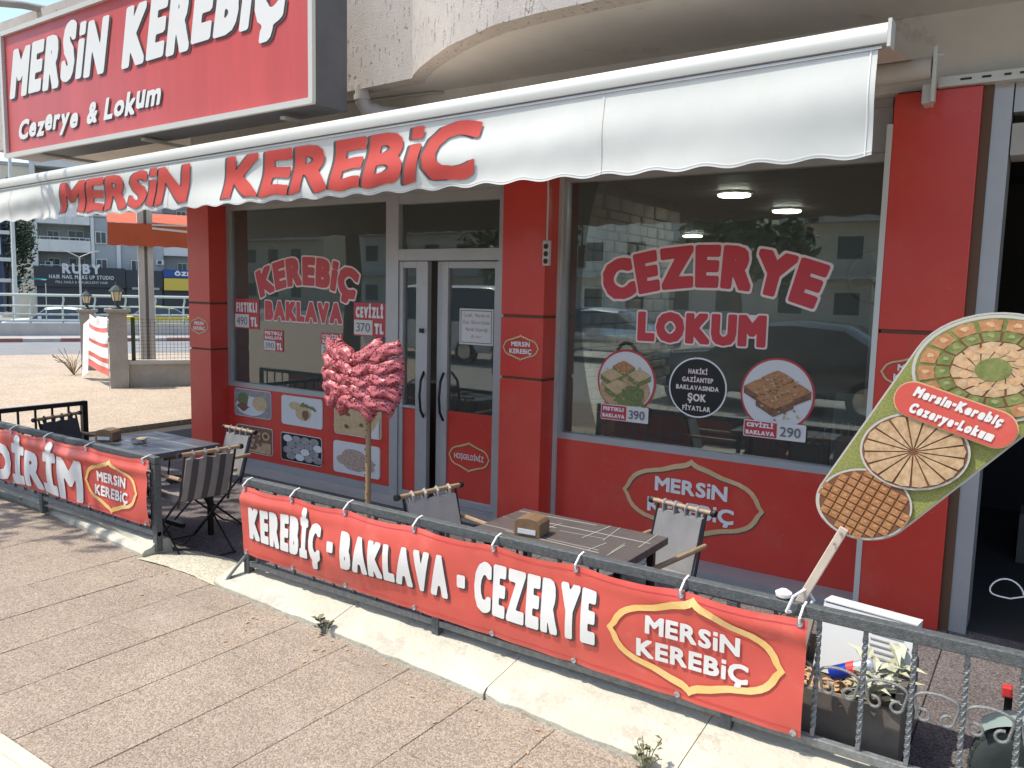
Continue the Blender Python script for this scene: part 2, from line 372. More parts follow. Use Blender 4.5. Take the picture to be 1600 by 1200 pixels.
def fill(loops):
    """triangles for loops with holes, each island filled by itself"""
    dep = [sum(inside(l[0], o) for o in loops if o is not l) for l in loops]; pts = []; tri = []
    for i, l in enumerate(loops):
        if dep[i] % 2: continue
        grp = [l] + [o for j, o in enumerate(loops) if dep[j] == dep[i] + 1 and inside(o[0], l)]
        n = len(pts); pts += [p for g_ in grp for p in g_]
        tri += [tuple(k + n for k in t) for t in tessellate_polygon([[Vector((p[0], p[1], 0)) for p in g_] for g_ in grp])]
    return pts, tri
def fatten(loops, d, cell):
    """contours of the shape grown by d (marching squares on the distance field)"""
    P = [np.array(l) for l in loops]; A = np.concatenate(P)
    x0, y0 = A.min(0) - d - 2 * cell; x1, y1 = A.max(0) + d + 2 * cell
    nx = int((x1 - x0) / cell) + 2; ny = int((y1 - y0) / cell) + 2
    gx, gy = np.meshgrid(x0 + np.arange(nx) * cell, y0 + np.arange(ny) * cell)
    D = np.full(gx.shape, 1e9); ins = np.zeros(gx.shape, bool)
    for l in P:
        for a, b in zip(l, np.roll(l, -1, 0)):
            e = b - a; L = e @ e
            if L < 1e-14: continue
            t = np.clip(((gx - a[0]) * e[0] + (gy - a[1]) * e[1]) / L, 0, 1)
            D = np.minimum(D, (gx - a[0] - t * e[0]) ** 4 + (gy - a[1] - t * e[1]) ** 4)
            if a[1] != b[1]:
                c = (a[1] > gy) != (b[1] > gy); ins ^= c & (gx < a[0] + (gy - a[1]) / (b[1] - a[1]) * e[0])
    F = np.where(ins, -1, 1) * D ** .25 - d
    seg = {}
    def pt(i, j, k, m):
        a, b = F[j, i], F[m, k]; t = a / (a - b) if a != b else .5
        return (x0 + (i + (k - i) * t) * cell, y0 + (j + (m - j) * t) * cell)
    neg = F < 0
    code = neg[:-1, :-1] * 1 + neg[:-1, 1:] * 2 + neg[1:, 1:] * 4 + neg[1:, :-1] * 8
    T = {1: [(3, 0)], 2: [(0, 1)], 3: [(3, 1)], 4: [(1, 2)], 5: [(3, 2), (1, 0)], 6: [(0, 2)], 7: [(3, 2)], 8: [(2, 3)], 9: [(2, 0)], 10: [(0, 3), (2, 1)], 11: [(2, 1)], 12: [(1, 3)], 13: [(1, 0)], 14: [(0, 3)]}
    nxt = {}; pos = {}
    for j, i in zip(*np.nonzero((code > 0) & (code < 15))):
        ed = {0: ('h', i, j), 1: ('v', i + 1, j), 2: ('h', i, j + 1), 3: ('v', i, j)}
        for a, b in T[int(code[j, i])]:
            ka, kb = ed[a], ed[b]; nxt[ka] = kb
            for k in (ka, kb):
                if k not in pos: pos[k] = pt(k[1], k[2], k[1] + 1, k[2]) if k[0] == 'h' else pt(k[1], k[2], k[1], k[2] + 1)
    loops = []; left = set(nxt)
    while left:
        k = left.pop(); lp = [pos[k]]; c = nxt[k]
        while c in left: left.discard(c); lp.append(pos[c]); c = nxt[c]
        # drop points that lie on straight runs
        q = [p for n, p in enumerate(lp) if abs((p[0] - lp[n - 1][0]) * (lp[(n + 1) % len(lp)][1] - p[1]) - (p[1] - lp[n - 1][1]) * (lp[(n + 1) % len(lp)][0] - p[0])) > cell * cell * .01]
        if len(q) > 2: loops.append(q)
    return loops
def refine(pts, tri, mx):
    """split long triangle edges so that lettering follows a curved cloth"""
    pts = list(pts); todo = list(tri); done = []; mid = {}
    while todo:
        t = todo.pop(); e = [(abs(pts[t[i]][0] - pts[t[(i + 1) % 3]][0]) + abs(pts[t[i]][1] - pts[t[(i + 1) % 3]][1]), i) for i in range(3)]; L, i = max(e)
        if L < mx: done.append(t); continue
        a, b, c = t[i], t[(i + 1) % 3], t[(i + 2) % 3]; k = (min(a, b), max(a, b))
        if k not in mid: mid[k] = len(pts); pts.append(((pts[a][0] + pts[b][0]) / 2, (pts[a][1] + pts[b][1]) / 2))
        todo += [(a, mid[k], c), (mid[k], b, c)]
    return pts, done
def text(txt, width, height, wt=.0, gap=.08, space=.35, shear=0., ink=0., fn=None, res=34, fine=0.):
    """polygons of a line of lettering fitted to width x height (cap height).
    wt: stroke growth as a share of the cap height; ink: extra growth for an outline copy.
    fn(u, v, k) maps to 3D; k = glyph number. returns an MB"""
    mb = MB(); base = height * (1 - 2 * wt); sy = base / CAP; g = gap * height
    tot = sum(outline(c)[1] for c in txt if c != ' ')
    nsp = txt.count(' '); n = len(txt) - nsp
    sx = (width - g * (n - 1) - space * height * nsp - 2 * wt * height * n) / tot
    u = 0.
    for k, c in enumerate(txt):
        if c == ' ': u += space * height; continue
        L, w = outline(c)
        key = (c, round(sx, 5), round(sy, 5), round(wt, 4), round(ink, 5), round(height, 4), fine)
        if key not in _FILL:
            q = [[(p[0] * sx, p[1] * sy) for p in l] for l in L]
            d = wt * height + ink
            q = fatten(q, d, height / res) if d > 0 else q
            fp_ = fill(q); _FILL[key] = refine(*fp_, fine) if fine else fp_
        pts, tri = _FILL[key]; off = u + wt * height
        mb.add([fn(off + p[0] + shear * p[1], p[1] + wt * height, k) for p in pts], tri)
        u += w * sx + 2 * wt * height + g
    return mb
def flat(x0, z0, y): return lambda u, v, k: (x0 + u, y, z0 + v)
EMB = [(0, 1), (.03, .95), (.09, .89), (.24, .82), (.36, .74), (.45, .685), (.52, .66), (.67, .60), (.78, .51), (.85, .42), (.91, .28), (.95, .12), (1, 0)]
def emblem_ring(cx, cz, hw, hh, y, t=.09, fn=None):
    q = EMB; up = [(-a, b) for a, b in reversed(q)] + q[1:]; out = up + [(a, -b) for a, b in reversed(up)][1:-1]
    o = [(cx + a * hw, cz + b * hh) for a, b in out]; i = [(cx + a * (hw - t * hh * 1.25), cz + b * (hh - t * hh * 1.6)) for a, b in out]
    m = MB(); n = len(o); fn = fn or (lambda x, z: (x, y, z))
    m.add([fn(*p) for p in o] + [fn(*p) for p in i], [(k, (k + 1) % n, n + (k + 1) % n, n + k) for k in range(n)])
    return m
def ell(cx, cz, a, b, n=28, rot=0): return [(cx + a * math.cos(2 * PI * k / n) * math.cos(rot) - b * math.sin(2 * PI * k / n) * math.sin(rot), cz + a * math.cos(2 * PI * k / n) * math.sin(rot) + b * math.sin(2 * PI * k / n) * math.cos(rot)) for k in range(n)]
def rrect(x0, z0, x1, z1, r, n=5):
    p = []
    for cx, cz, a in ((x1 - r, z1 - r, 0), (x0 + r, z1 - r, 90), (x0 + r, z0 + r, 180), (x1 - r, z0 + r, 270)):
        p += [(cx + r * math.cos(math.radians(a + 90 * k / n)), cz + r * math.sin(math.radians(a + 90 * k / n))) for k in range(n + 1)]
    return p
def rect(x0, z0, x1, z1): return [(x0, z0), (x1, z0), (x1, z1), (x0, z1)]
def blob(cx, cz, a, b, n=14, j=.18, seed=0):
    R = random.Random(seed); return [(cx + a * math.cos(2 * PI * k / n) * (1 + R.uniform(-j, j)), cz + b * math.sin(2 * PI * k / n) * (1 + R.uniform(-j, j))) for k in range(n)]

# ================================================================== SETTING
OX, OY = 0.0, -4.762
EU = (.480, .877); EW = (-.877, .480)        # grid of the cross street to the left
def bg(u, w, z): return (OX + u * EU[0] + w * EW[0], OY + u * EU[1] + w * EW[1], z)
def bgbox(mb, u0, u1, w0, w1, z0, z1):
    c = [bg(u, w, z) for z in (z0, z1) for u, w in ((u0, w0), (u1, w0), (u1, w1), (u0, w1))]
    mb.add(c, [(0, 1, 2, 3), (4, 5, 6, 7), (0, 1, 5, 4), (1, 2, 6, 5), (2, 3, 7, 6), (3, 0, 4, 7)]); return mb
g = MB()   # near ground, a drop behind the barrier, then the lower town out to the horizon
def gz(w): return float(np.interp(w, [33, 37, 62, 70], [-.06, -.75, -.75, -2.6]))
ws = [-900, -60, 0, 33, 37, 62, 70, 120, 900]
for a, b in zip(ws, ws[1:]):
    g.add([bg(-900, a, gz(a)), bg(900, a, gz(a)), bg(900, b, gz(b)), bg(-900, b, gz(b))], [(0, 1, 2, 3)])
tag(g.build('ground', 'asphalt'), kind='structure')
m = MB(); fp = [(-9.95, -6), (-9.95, -1.81), (-9.2, -1.81), (-9.2, 14)]
fp = [(x, y, .052) for x, y in fp] + [bg(14, 22.4, .052), bg(-40, 21.6, .052), bg(-40, 9, .052)]
m.prism(fp, (0, 0, -.1))
tag(m.build('forecourt', 'forecourt'), kind='structure')
m = MB(); m.add([bg(-60, 22.0, -.01), bg(40, 22.6, -.01), bg(40, 28.4, -.01), bg(-60, 27.2, -.01)], [(0, 1, 2, 3)])
tag(m.build('road', 'asphalt'), kind='structure')
# street behind the camera
m = MB(); m.add([(-60, -40, -.012), (60, -40, -.012), (60, -6.2, -.012), (-60, -6.2, -.012)], [(0, 1, 2, 3)])
tag(m.build('street', 'concrete'), kind='structure')
# pavement of exposed-aggregate slabs
pv = box((-9.94, -6.0, -.1), (6, -1.96, .0565)).build('pavement', 'paving'); tag(pv, kind='structure')
SL = .4; sl = None
def slabmesh(name, mat, s, h):
    t = .0014; o = MB(); a = s / 2 - t
    o.add([(-a, -a, -h), (a, -a, -h), (a, a, -h), (-a, a, -h), (-a, -a, -.005), (a, -a, -.005), (a, a, -.005), (-a, a, -.005), (-a + .003, -a + .003, 0), (a - .003, -a + .003, 0), (a - .003, a - .003, 0), (-a + .003, a - .003, 0)],
          [(0, 1, 5, 4), (1, 2, 6, 5), (2, 3, 7, 6), (3, 0, 4, 7), (4, 5, 9, 8), (5, 6, 10, 9), (6, 7, 11, 10), (7, 4, 8, 11), (8, 9, 10, 11)])
    return o.build(name, mat)
sl = slabmesh('slab', 'paving', SL, .02); first = True
rs = random.Random(3)
for j in range(4):
    for i in range(27):
        x = -9.7 + i * SL; y = -3.24 + j * SL - .0
        loc = (x, y, .06 + rs.uniform(-.0015, .0015))
        if first: sl.location = loc; attach(sl, pv); first = False
        else: inst('slab', sl, pv, loc)
for j in range(3):
    for i in range(18):
        inst('slab', sl, pv, (-6.1 + i * SL, -4.04 - j * SL, .06 + rs.uniform(-.0015, .0015)))
# tactile guide strip: cream slabs with raised bars
gs = MB(); a = SL / 2 - .003
gs.box((-a, -a, -.02), (a, a, .0))
for k in range(4):
    y = -.15 + k * .1
    gs.prism([(-.17, y - .016, .0), (.17, y - .016, .0), (.185, y, .0), (.17, y + .016, .0), (-.17, y + .016, .0), (-.185, y, .0)], (0, 0, .006))
tp = box((-9, -3.84, .03), (4, -3.44, .042)).build('guide_strip', 'terrace_tile'); tag(tp, kind='structure')
o0 = gs.build('guide_slab', 'cream_slab', tp); o0.location = (-2.98, -3.64, .062)
for i in range(12):
    if i != 6: inst('guide_slab', o0, tp, (-5.38 + i * SL, -3.64, .062))
# terrace floor
tf = box((-9.2, -1.80, -.1), (3, 6, -.012)).build('terrace_floor', 'stone_joint'); tag(tf, kind='structure')
t0 = slabmesh('floor_tile', 'terrace_tile', SL, .011); first = True
for j in range(5):
    for i in range(30):
        loc = (-8.95 + i * SL, -1.6 + j * SL, rs.uniform(-.001, .001))
        if first: t0.location = loc; attach(t0, tf); first = False
        else: inst('floor_tile', t0, tf, loc)
# kerb: painted stones with a rounded back, opening at the entrance
kb = box((-9.94, -1.95, -.1), (3.2, -1.802, .02)).build('kerb', 'concrete'); tag(kb, kind='structure')
def kout(x): return -2.03 - .06 * (x + 3.86) if x > -4 else -2.0 + .10 * max(0, -4.6 - x)
def kerb_stone(x0, x1, seed):
    R = random.Random(seed); m = MB(); n = 10
    def ring(x):
        yo = kout(x); j = R.uniform(-.006, .006); d = R.uniform(-.004, .004)
        return [(x, yo + j, .0), (x, yo + j, .085 + d), (x, yo + .018 + j, .104 + d), (x, yo + .06, .112 + d), (x, -1.90, .142 + d), (x, -1.83, .15 + d), (x, -1.795, .138), (x, -1.785, .0)]
    rings = [ring(x0 + (x1 - x0) * k / n) for k in range(n + 1)]
    k = len(rings[0]); vs = [p for r in rings for p in r]
    fs = [(i * k + q, i * k + (q + 1) % k, (i + 1) * k + (q + 1) % k, (i + 1) * k + q) for i in range(n) for q in range(k)] + [tuple(range(k)), tuple(range(n * k, n * k + k))]
    m.add(vs, fs); return m.build('kerb_stone', 'kerb_paint', kb, smooth=True)
x = -3.86
for i, L in enumerate([.98, 1.02, .88, .95, .97, 1.0]): kerb_stone(x, x + L - .006, i); x += L
x = -4.62
for i, L in enumerate([1.0, .97, 1.02, .95, 1.0, 1.0, 1.0]): kerb_stone(x - L + .006, x, 20 + i); x -= L
# entrance ramp: rough cement wedge
m = MB(); rp = random.Random(5)
def rampz(u, v): return .066 + .03 * math.sin(PI * v) * (.6 + .4 * math.sin(PI * u)) - .058 * v + rp.uniform(-.003, .003)
m.grid(14, 8, lambda u, v: (-4.618 + .756 * u, -2.03 + .42 * v + .03 * math.sin(3 * u), rampz(u, v)))
tag(m.build('entrance_ramp', 'ramp_concrete', smooth=True), kind='structure')

# ================================================================== SHOP BUILDING
B = thing('shop_building', 'sweet shop with red clad pillars, large windows and stuccoed balcony above', 'shop', (-3.5, 1, 0))
def part(name, mb, mat, parent=None, **k): return mb.build(name, mat, parent or B, **k)
GY = .224
# pillars: dark core, three clad panels each
for x0, x1 in ((-7.032, -6.70), (-3.314, -2.954), (-.804, -.399)):
    p = part('pillar', box((x0 + .012, .012, 0), (x1 - .012, .6, 2.86)), 'brown_gap')
    for z0, z1 in ((.0, 1.150), (1.168, 1.592), (1.612, 2.852)):
        box((x0, 0, z0), (x1, .48, z1)).build('cladding_panel', 'red_clad', p, bevel=.004)
# shop-front frames
def frame(mb, x0, x1, z0, z1, t, y0, y1, tb=None):
    tb = t if tb is None else tb
    mb.box((x0, y0, z0), (x0 + t, y1, z1)); mb.box((x1 - t, y0, z0), (x1, y1, z1)); mb.box((x0 + t, y0, z0), (x1 - t, y1, z0 + tb)); mb.box((x0 + t, y0, z1 - tb), (x1 - t, y1, z1)); return mb
def pane(parent, x0, x1, z0, z1, y, name='pane'):
    return box((x0, y, z0), (x1, y + .006, z1)).build(name, 'glass', parent)
# left window
wL = part('window', frame(MB(), -6.698, -4.56, .80, 2.53, .055, GY - .03, GY + .05, .045), 'aluminium')
pane(wL, -6.65, -4.60, .84, 2.50, GY)
# right window
wR = part('window', frame(MB(), -2.952, -.806, .728, 2.585, .05, GY - .03, GY + .05, .045), 'aluminium')
pane(wR, -2.91, -.85, .765, 2.545, GY)
# door bay
dr = part('door', box((-4.56, GY - .04, 0), (-4.47, GY + .06, 2.53)), 'aluminium')
box((-4.47, GY - .038, 2.005), (-3.316, GY + .058, 2.095)).build('transom_bar', 'aluminium', dr)
box((-4.47, GY - .036, 2.455), (-3.316, GY + .056, 2.53)).build('head_frame', 'aluminium', dr)
box((-3.475, GY - .037, 0), (-3.316, GY + .057, 2.005)).build('side_frame', 'aluminium', dr)
box((-3.475, GY - .037, 2.095), (-3.43, GY + .057, 2.455)).build('side_frame', 'aluminium', dr)
pane(dr, -4.47, -3.47, 2.095, 2.455, GY + .01)
lf = MB(); lf.box((-4.468, GY - .03, .06), (-4.425, GY + .02, 2.0)); lf.box((-4.286, GY - .03, .06), (-4.165, GY + .02, 2.0)); lf.box((-4.425, GY - .03, 1.945), (-4.286, GY + .02, 2.0)); lf.box((-4.425, GY - .03, .06), (-4.286, GY + .02, .11)); lf.box((-4.425, GY - .03, .805), (-4.286, GY + .02, .825))
lf.build('door_leaf', 'aluminium', dr, bevel=.004); pane(dr, -4.425, -4.286, .82, 1.95, GY)
box((-4.425, GY - .012, .11), (-4.286, GY + .012, .805)).build('door_panel', 'red_clad', dr)
y2 = GY + .03
lf = MB(); frame(lf, -4.045, -3.478, .06, 2.0, .06, y2 - .025, y2 + .025, .055); lf.build('door_leaf', 'aluminium', dr, bevel=.004)
pane(dr, -3.985, -3.538, .815, 1.945, y2); box((-3.985, y2 - .01, .115), (-3.538, y2 + .012, .815)).build('door_panel', 'red_clad', dr)
box((-4.112, GY + .03, .06), (-4.046, GY + .075, 2.0)).build('meeting_stile', 'aluminium', dr)
box((-4.165, GY, .0), (-4.045, GY + .04, .06)).build('threshold', 'plinth', dr)
for xx, s in ((-4.20, 1), (-4.0, 1)):
    h = MB(); h.tube([(xx, GY - .02, 1.12), (xx + .015, GY - .08, 1.05), (xx + .02, GY - .10, .93), (xx + .015, GY - .08, .81), (xx, GY - .02, .74)], .011, 8); h.build('door_handle', 'black_metal', dr, smooth=True)
box((-4.235, GY - .05, 1.43), (-4.20, GY - .03, 1.465)).build('lock', 'black_metal', dr)
# red panels below the windows, plinths
part('window_panel', box((-6.698, GY - .03, .112), (-4.56, GY + .04, .80)), 'red_clad')
part('window_panel', box((-2.952, GY - .03, .046), (-.806, GY + .04, .728)), 'red_clad')
part('plinth', box((-6.698, GY - .038, 0), (-4.56, GY + .04, .112)), 'plinth'); part('plinth', box((-4.468, GY - .034, 0), (-3.318, GY + .04, .06)), 'plinth')
part('door_sill', box((-3.478, GY - .036, .06), (-3.318, GY - .031, .115)), 'plinth')
part('step', box((-6.698, .06, 0), (-3.318, GY - .04, .045)), 'soffit_grey')
part('step', box((-2.952, -.02, 0), (-.806, GY + .03, .046)), 'plinth')
part('trim_strip', box((-2.953, .165, 0), (-2.928, GY - .032, 2.85)), 'pvc'); part('trim_strip', box((-.832, -.003, 0), (-.803, .19, 2.70)), 'white_alu')
# shutter boxes over the windows
for x0, x1 in ((-6.70, -3.314), (-2.94, -.832)):
    sb = part('shutter_box', box((x0 + .002, GY - .07, 2.53 if x0 < -5 else 2.586), (x1 - .002, GY + .2, 2.82)), 'grey_box')
    box((x0 + .002, GY - .085, 2.82), (x1 - .002, GY + .2, 2.87)).build('box_lip', 'aluminium', sb)
# wall band above, soffit and balcony
part('lintel', box((-7.03, .06, 2.872), (3.0, .8, 3.27)), 'soffit')
SZ = 3.25
out = [(-10.2, -.30), (-4.55, -.32), (-3.87, -.35), (-3.80, -.42), (-3.62, -.56), (-3.42, -.68), (-3.19, -.80), (-2.95, -.91), (-2.72, -.985), (-2.4, -1.02), (-1.9, -1.03), (-1.2, -1.03), (-.4, -1.03), (1.0, -1.03), (3.0, -1.03)]
m = MB(); pl = [(x, y + .01, SZ) for x, y in out] + [(3.0, 7, SZ), (-10.2, 7, SZ)]; m.prism(pl, (0, 0, .02)); part('soffit', m, 'soffit')
m = MB(); ff = []
for (xa, ya), (xb, yb) in zip(out, out[1:]):
    n = max(1, int(abs(xb - xa) / .5))
    ff += [(xa + (xb - xa) * k / n, ya + (yb - ya) * k / n) for k in range(n)]
ff.append(out[-1]); rq = random.Random(2)
n = len(ff); m.add([(x, y + rq.uniform(-.004, .004), SZ - .015 + rq.uniform(-.006, .006)) for x, y in ff] + [(x, y, 4.6) for x, y in ff] + [(x, y + .14, SZ - .012) for x, y in ff] + [(x, y + .14, 4.6) for x, y in ff],
    [(i, i + 1, n + i + 1, n + i) for i in range(n - 1)] + [(i, i + 1, 2 * n + i + 1, 2 * n + i) for i in range(n - 1)] + [(n + i, n + i + 1, 3 * n + i + 1, 3 * n + i) for i in range(n - 1)])
part('balcony_fascia', m, 'stucco')
part('upper_wall', box((-9.0, .35, 3.272), (3, 7, 12)), 'stucco'); 
part('soffit_conduit', MB().tube([(-4.9, -.05, 3.235), (-4.0, .02, 3.235), (-3.5, .3, 3.235)], .012, 6), 'soffit_grey', smooth=True)
# metal angle with slots right of the awning bracket
an = part('slotted_trim', box((-.60, -.035, 2.856), (1.6, .058, 2.905)), 'white_alu')
for k in range(14):
    box((-.50 + k * .085 + (k % 3) * .01, -.039, 2.878), (-.50 + k * .085 + .05, -.036, 2.888)).build('slot', 'interior_dark', an)
# next-door doorway (dark room)
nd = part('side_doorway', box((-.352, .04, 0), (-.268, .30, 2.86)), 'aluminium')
box((-.398, .03, 0), (-.353, .30, 2.86)).build('jamb_shade_strip', 'brown_gap', nd)  # brown strip painted for the shading between pillar and door frame
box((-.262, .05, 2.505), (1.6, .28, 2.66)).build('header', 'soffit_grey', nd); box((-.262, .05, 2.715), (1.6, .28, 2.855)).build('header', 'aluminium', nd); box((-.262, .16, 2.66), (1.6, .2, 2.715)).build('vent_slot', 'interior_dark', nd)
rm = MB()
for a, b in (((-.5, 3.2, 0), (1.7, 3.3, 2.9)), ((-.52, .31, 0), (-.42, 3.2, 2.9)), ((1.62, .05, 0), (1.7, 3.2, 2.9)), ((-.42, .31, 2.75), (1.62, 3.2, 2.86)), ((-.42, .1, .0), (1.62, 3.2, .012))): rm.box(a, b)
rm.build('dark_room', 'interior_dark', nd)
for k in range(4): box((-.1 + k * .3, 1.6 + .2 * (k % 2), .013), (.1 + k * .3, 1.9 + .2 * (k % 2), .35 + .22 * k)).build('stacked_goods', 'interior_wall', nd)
# interior of the shop
CZ = 2.62
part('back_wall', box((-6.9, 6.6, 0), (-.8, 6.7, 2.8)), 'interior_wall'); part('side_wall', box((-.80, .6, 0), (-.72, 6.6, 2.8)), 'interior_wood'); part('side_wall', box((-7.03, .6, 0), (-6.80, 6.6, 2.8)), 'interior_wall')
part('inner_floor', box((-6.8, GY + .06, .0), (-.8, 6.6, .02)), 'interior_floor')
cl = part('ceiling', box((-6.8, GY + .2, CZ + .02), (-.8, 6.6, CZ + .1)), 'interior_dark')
pk = None
for k in range(16):
    if pk is None: pk = box((-2.99, -.185, 0), (2.99, .185, .018)).build('ceiling_plank', 'interior_wood', cl); pk.location = (-3.8, .65, CZ)
    else: inst('ceiling_plank', pk, cl, (-3.8, .65 + k * .38, CZ))
for x, y in ((-2.25, 1.75), (-2.2, 3.1), (-4.2, 4.5), (-4.2, 5.8), (-5.95, 2.1)):
    l = part('ceiling_lamp', MB().lathe([(.13, -.012), (.15, 0), (.15, .012)], (x, y, CZ - .012), 20), 'white_alu'); MB().lathe([(.122, -.006), (.128, 0)], (x, y, CZ - .03), 20).build('diffuser', 'lamp_disc', l)
# stone-clad inner walls, each stone its own piece
for sx, ylen, lab in ((-2.95, 1.8, 'a'), (-6.69, 2.2, 'b')):
    sw = part('stone_wall', box((sx - .05, .50, .0), (sx, .50 + ylen, CZ - .01)), 'stone_joint'); R = random.Random(11); z = .55; proto = {}
    while z < 2.5:
        h = R.choice((.07, .09, .11)); y = .52
        while y < .5 + ylen - .1:
            L = R.choice((.14, .20, .27)); d = R.choice((.015, .03))
            if y + L > .5 + ylen: break
            key = (h, L, d)
            if key not in proto:
                o = box((0, .004, .004), (d, L - .004, h - .004)).build('stone', 'stone', sw, bevel=.008); o.location = (sx, y, z); proto[key] = o
            else: inst('stone', proto[key], sw, (sx, y, z))
            y += L
        z += h
# counter, shelf and goods inside
ct = thing('display_counter', 'dark glass fronted counter standing inside the shop behind the door', 'counter', (-4.2, 3, 0)); 
box((-5.2, 2.2, .02), (-3.2, 2.9, .95)).build('body', 'interior_wood', ct); box((-5.25, 2.15, .95), (-3.15, 2.95, .98)).build('top', 'stone', ct); pane(ct, -5.2, -3.2, .98, 1.30, 2.18)
for k in range(5): box((-5.05 + k * .38, 2.3, .982), (-4.75 + k * .38, 2.75, 1.03)).build('tray', ('food_tan', 'pastry_a', 'food_brown', 'pastry_green', 'food_nut')[k], ct)
sh = thing('shelf_unit', 'low dark shelf inside the right window', 'shelf', (-1.7, .7, 0))
box((-2.85, .42, .62), (-.86, .95, .66)).build('board', 'interior_wood', sh); box((-2.85, .95, .02), (-.86, .98, .9)).build('back', 'interior_wood', sh)
for x in (-2.85, -1.9, -.9): box((x, .44, .02), (x + .03, .95, .62)).build('upright', 'interior_wood', sh)
def bag(x, y, z, w, h, lab, top):
    b = thing('paper_bag', lab, 'bag', (x, y, z)); q = MB()
    q.add([(x - w / 2, y - .06, z), (x + w / 2, y - .06, z), (x + w / 2, y + .06, z), (x - w / 2, y + .06, z), (x - w * .48, y - .05, z + h * .8), (x + w * .48, y - .05, z + h * .8), (x + w * .48, y + .05, z + h * .8), (x - w * .48, y + .05, z + h * .8), (x - w * .47, y - .006, z + h), (x + w * .47, y - .006, z + h), (x + w * .47, y + .006, z + h), (x - w * .47, y + .006, z + h)],
        [(0, 1, 5, 4), (1, 2, 6, 5), (2, 3, 7, 6), (3, 0, 4, 7), (4, 5, 9, 8), (5, 6, 10, 9), (6, 7, 11, 10), (7, 4, 8, 11), (8, 9, 10, 11)]); q.build('body', top, b)
    if top == 'bag_white':
        box((x - w * .46, y - .064, z + .03), (x + w * .46, y - .0605, z + h * .42)).build('label_print', 'bag_teal', b)
        text('WOCCI', w * .8, h * .16, .10, fn=flat(x - w * .4, z + h * .5, y - .066)).build('lettering', 'shadow_print', b)
bag(-1.02, .62, .66, .22, .52, 'white and teal printed goods bag standing on the shelf in the right window', 'bag_white'); bag(-1.30, .66, .66, .20, .50, 'black goods bag beside the white printed bag in the right window', 'bag_dark')
fan = thing('wall_fan', 'black round fan behind the upper right of the right window', 'fan', (-1.0, .9, 1.9))
MB().tube([(-1.0 + .17 * math.cos(a), .9, 1.92 + .17 * math.sin(a)) for a in [2 * PI * k / 24 for k in range(25)]], .012, 6, False).build('guard_ring', 'black_metal', fan)
for k in range(4):
    a = k * PI / 2 + .4; MB().bar((-1.0 + .03 * math.cos(a), .9, 1.92 + .03 * math.sin(a)), (-1.0 + .15 * math.cos(a), .9, 1.92 + .15 * math.sin(a)), .07, .006, (0, 1, .3)).build('blade', 'black_metal', fan)
box((-1.01, .9, .68), (-.99, .92, 1.92)).build('stem', 'aluminium', fan)
bk = thing('blue_crate', 'blue plastic crate seen through the open door gap', 'crate', (-4.5, 1.3, 0)); frame(MB(), -4.75, -4.35, .90, 1.25, .03, 1.2, 1.5).build('rim', 'sky_blue_plastic', bk); box((-4.72, 1.21, .93), (-4.38, 1.49, 1.22)).build('body', 'sky_blue_plastic', bk)
box((-5.0, 1.1, .02), (-4.3, 1.55, .90)).build('stand', 'interior_wood', bk)

# ================================================================== SIGNS AND EMBLEMS ON THE SHOP
def emblem(name, label, cx, cz, hw, hh, y, t1='MERS!N', t2='KEREB!Ç', tm='white_text', line='cream_line', fn=None, ts=1., wt=.05):
    e = thing(name, label, 'emblem', (cx, y, cz - hh)); f = fn or (lambda x, z, d: (x, y - d, z))
    emblem_ring(cx, cz, hw, hh, y, fn=lambda x, z: f(x, z, .004)).build('border', line, e)
    emblem_ring(cx + .012 * hw, cz - .03 * hh, hw, hh, y, fn=lambda x, z: f(x, z, .002)).build('border_shadow', 'shadow_print', e)
    if t2:
        w1, h = hw * 1.02 * ts, hh * .36 * ts
        text(t1, w1, h, wt, fn=lambda u, v, k: f(cx - w1 / 2 + u, cz + hh * .10 + v, .005)).build('lettering', tm, e)
        w2 = hw * 1.22 * ts
        text(t2, w2, h, wt, fn=lambda u, v, k: f(cx - w2 / 2 + u, cz - hh * .44 + v, .005)).build('lettering', tm, e)
    else:
        w1, h = hw * 1.42, hh * .34
        text(t1, w1, h, .02, fn=lambda u, v, k: f(cx - w1 / 2 + u, cz - h / 2 + v, .005)).build('lettering', tm, e)
    return e
emblem('wall_emblem', 'large white lettered emblem with tan border on red panel under the right window', -1.903, .437, .49, .272, GY - .03)
emblem('wall_emblem', 'welcome emblem reading HOSGELDINIZ on the red door panel', -3.762, .465, .205, .125, y2 - .011, 'HOŞGELDİNİZ', None)
emblem('pillar_emblem', 'small emblem on the red pillar between door and right window', -3.137, 1.378, .155, .095, 0)
emblem('pillar_emblem', 'emblem on the red pillar partly behind the tray shaped sign', -.602, 1.383, .175, .098, 0)
emblem('pillar_emblem', 'emblem on the narrow red pillar at the far left of the shop', -6.867, 1.382, .148, .09, 0)
# window vinyl: arched lettering with cream outline
def arched(label, txt, x0, x1, zb, H, sag, tilt, y, wt):
    t = thing('window_lettering', label, 'lettering', ((x0 + x1) / 2, y, zb)); Wd = x1 - x0
    def fn(d):
        def f(u, v, k):
            s = (u / Wd) * 2 - 1; a = -s * tilt
            return (x0 + u - math.sin(a) * (v - H / 2) * 1., y - d - (k % 2) * .0009, zb + v * (math.cos(a)) - sag * s * s)
        return f
    text(txt, Wd, H, wt, ink=H * .055, gap=.045, fn=fn(.003)).build('outline', 'cream_outline', t); text(txt, Wd, H, wt, gap=.045, fn=fn(.0055)).build('letters', 'red_print', t)
    return t
arched('arched red lettering KEREBIC on the left window', 'KEREB!Ç', -6.27, -4.97, 1.79, .255, .13, .30, GY, .088)
arched('straight red lettering BAKLAVA on the left window', 'BAKLAVA', -6.17, -5.15, 1.462, .18, .0, .0, GY, .088)
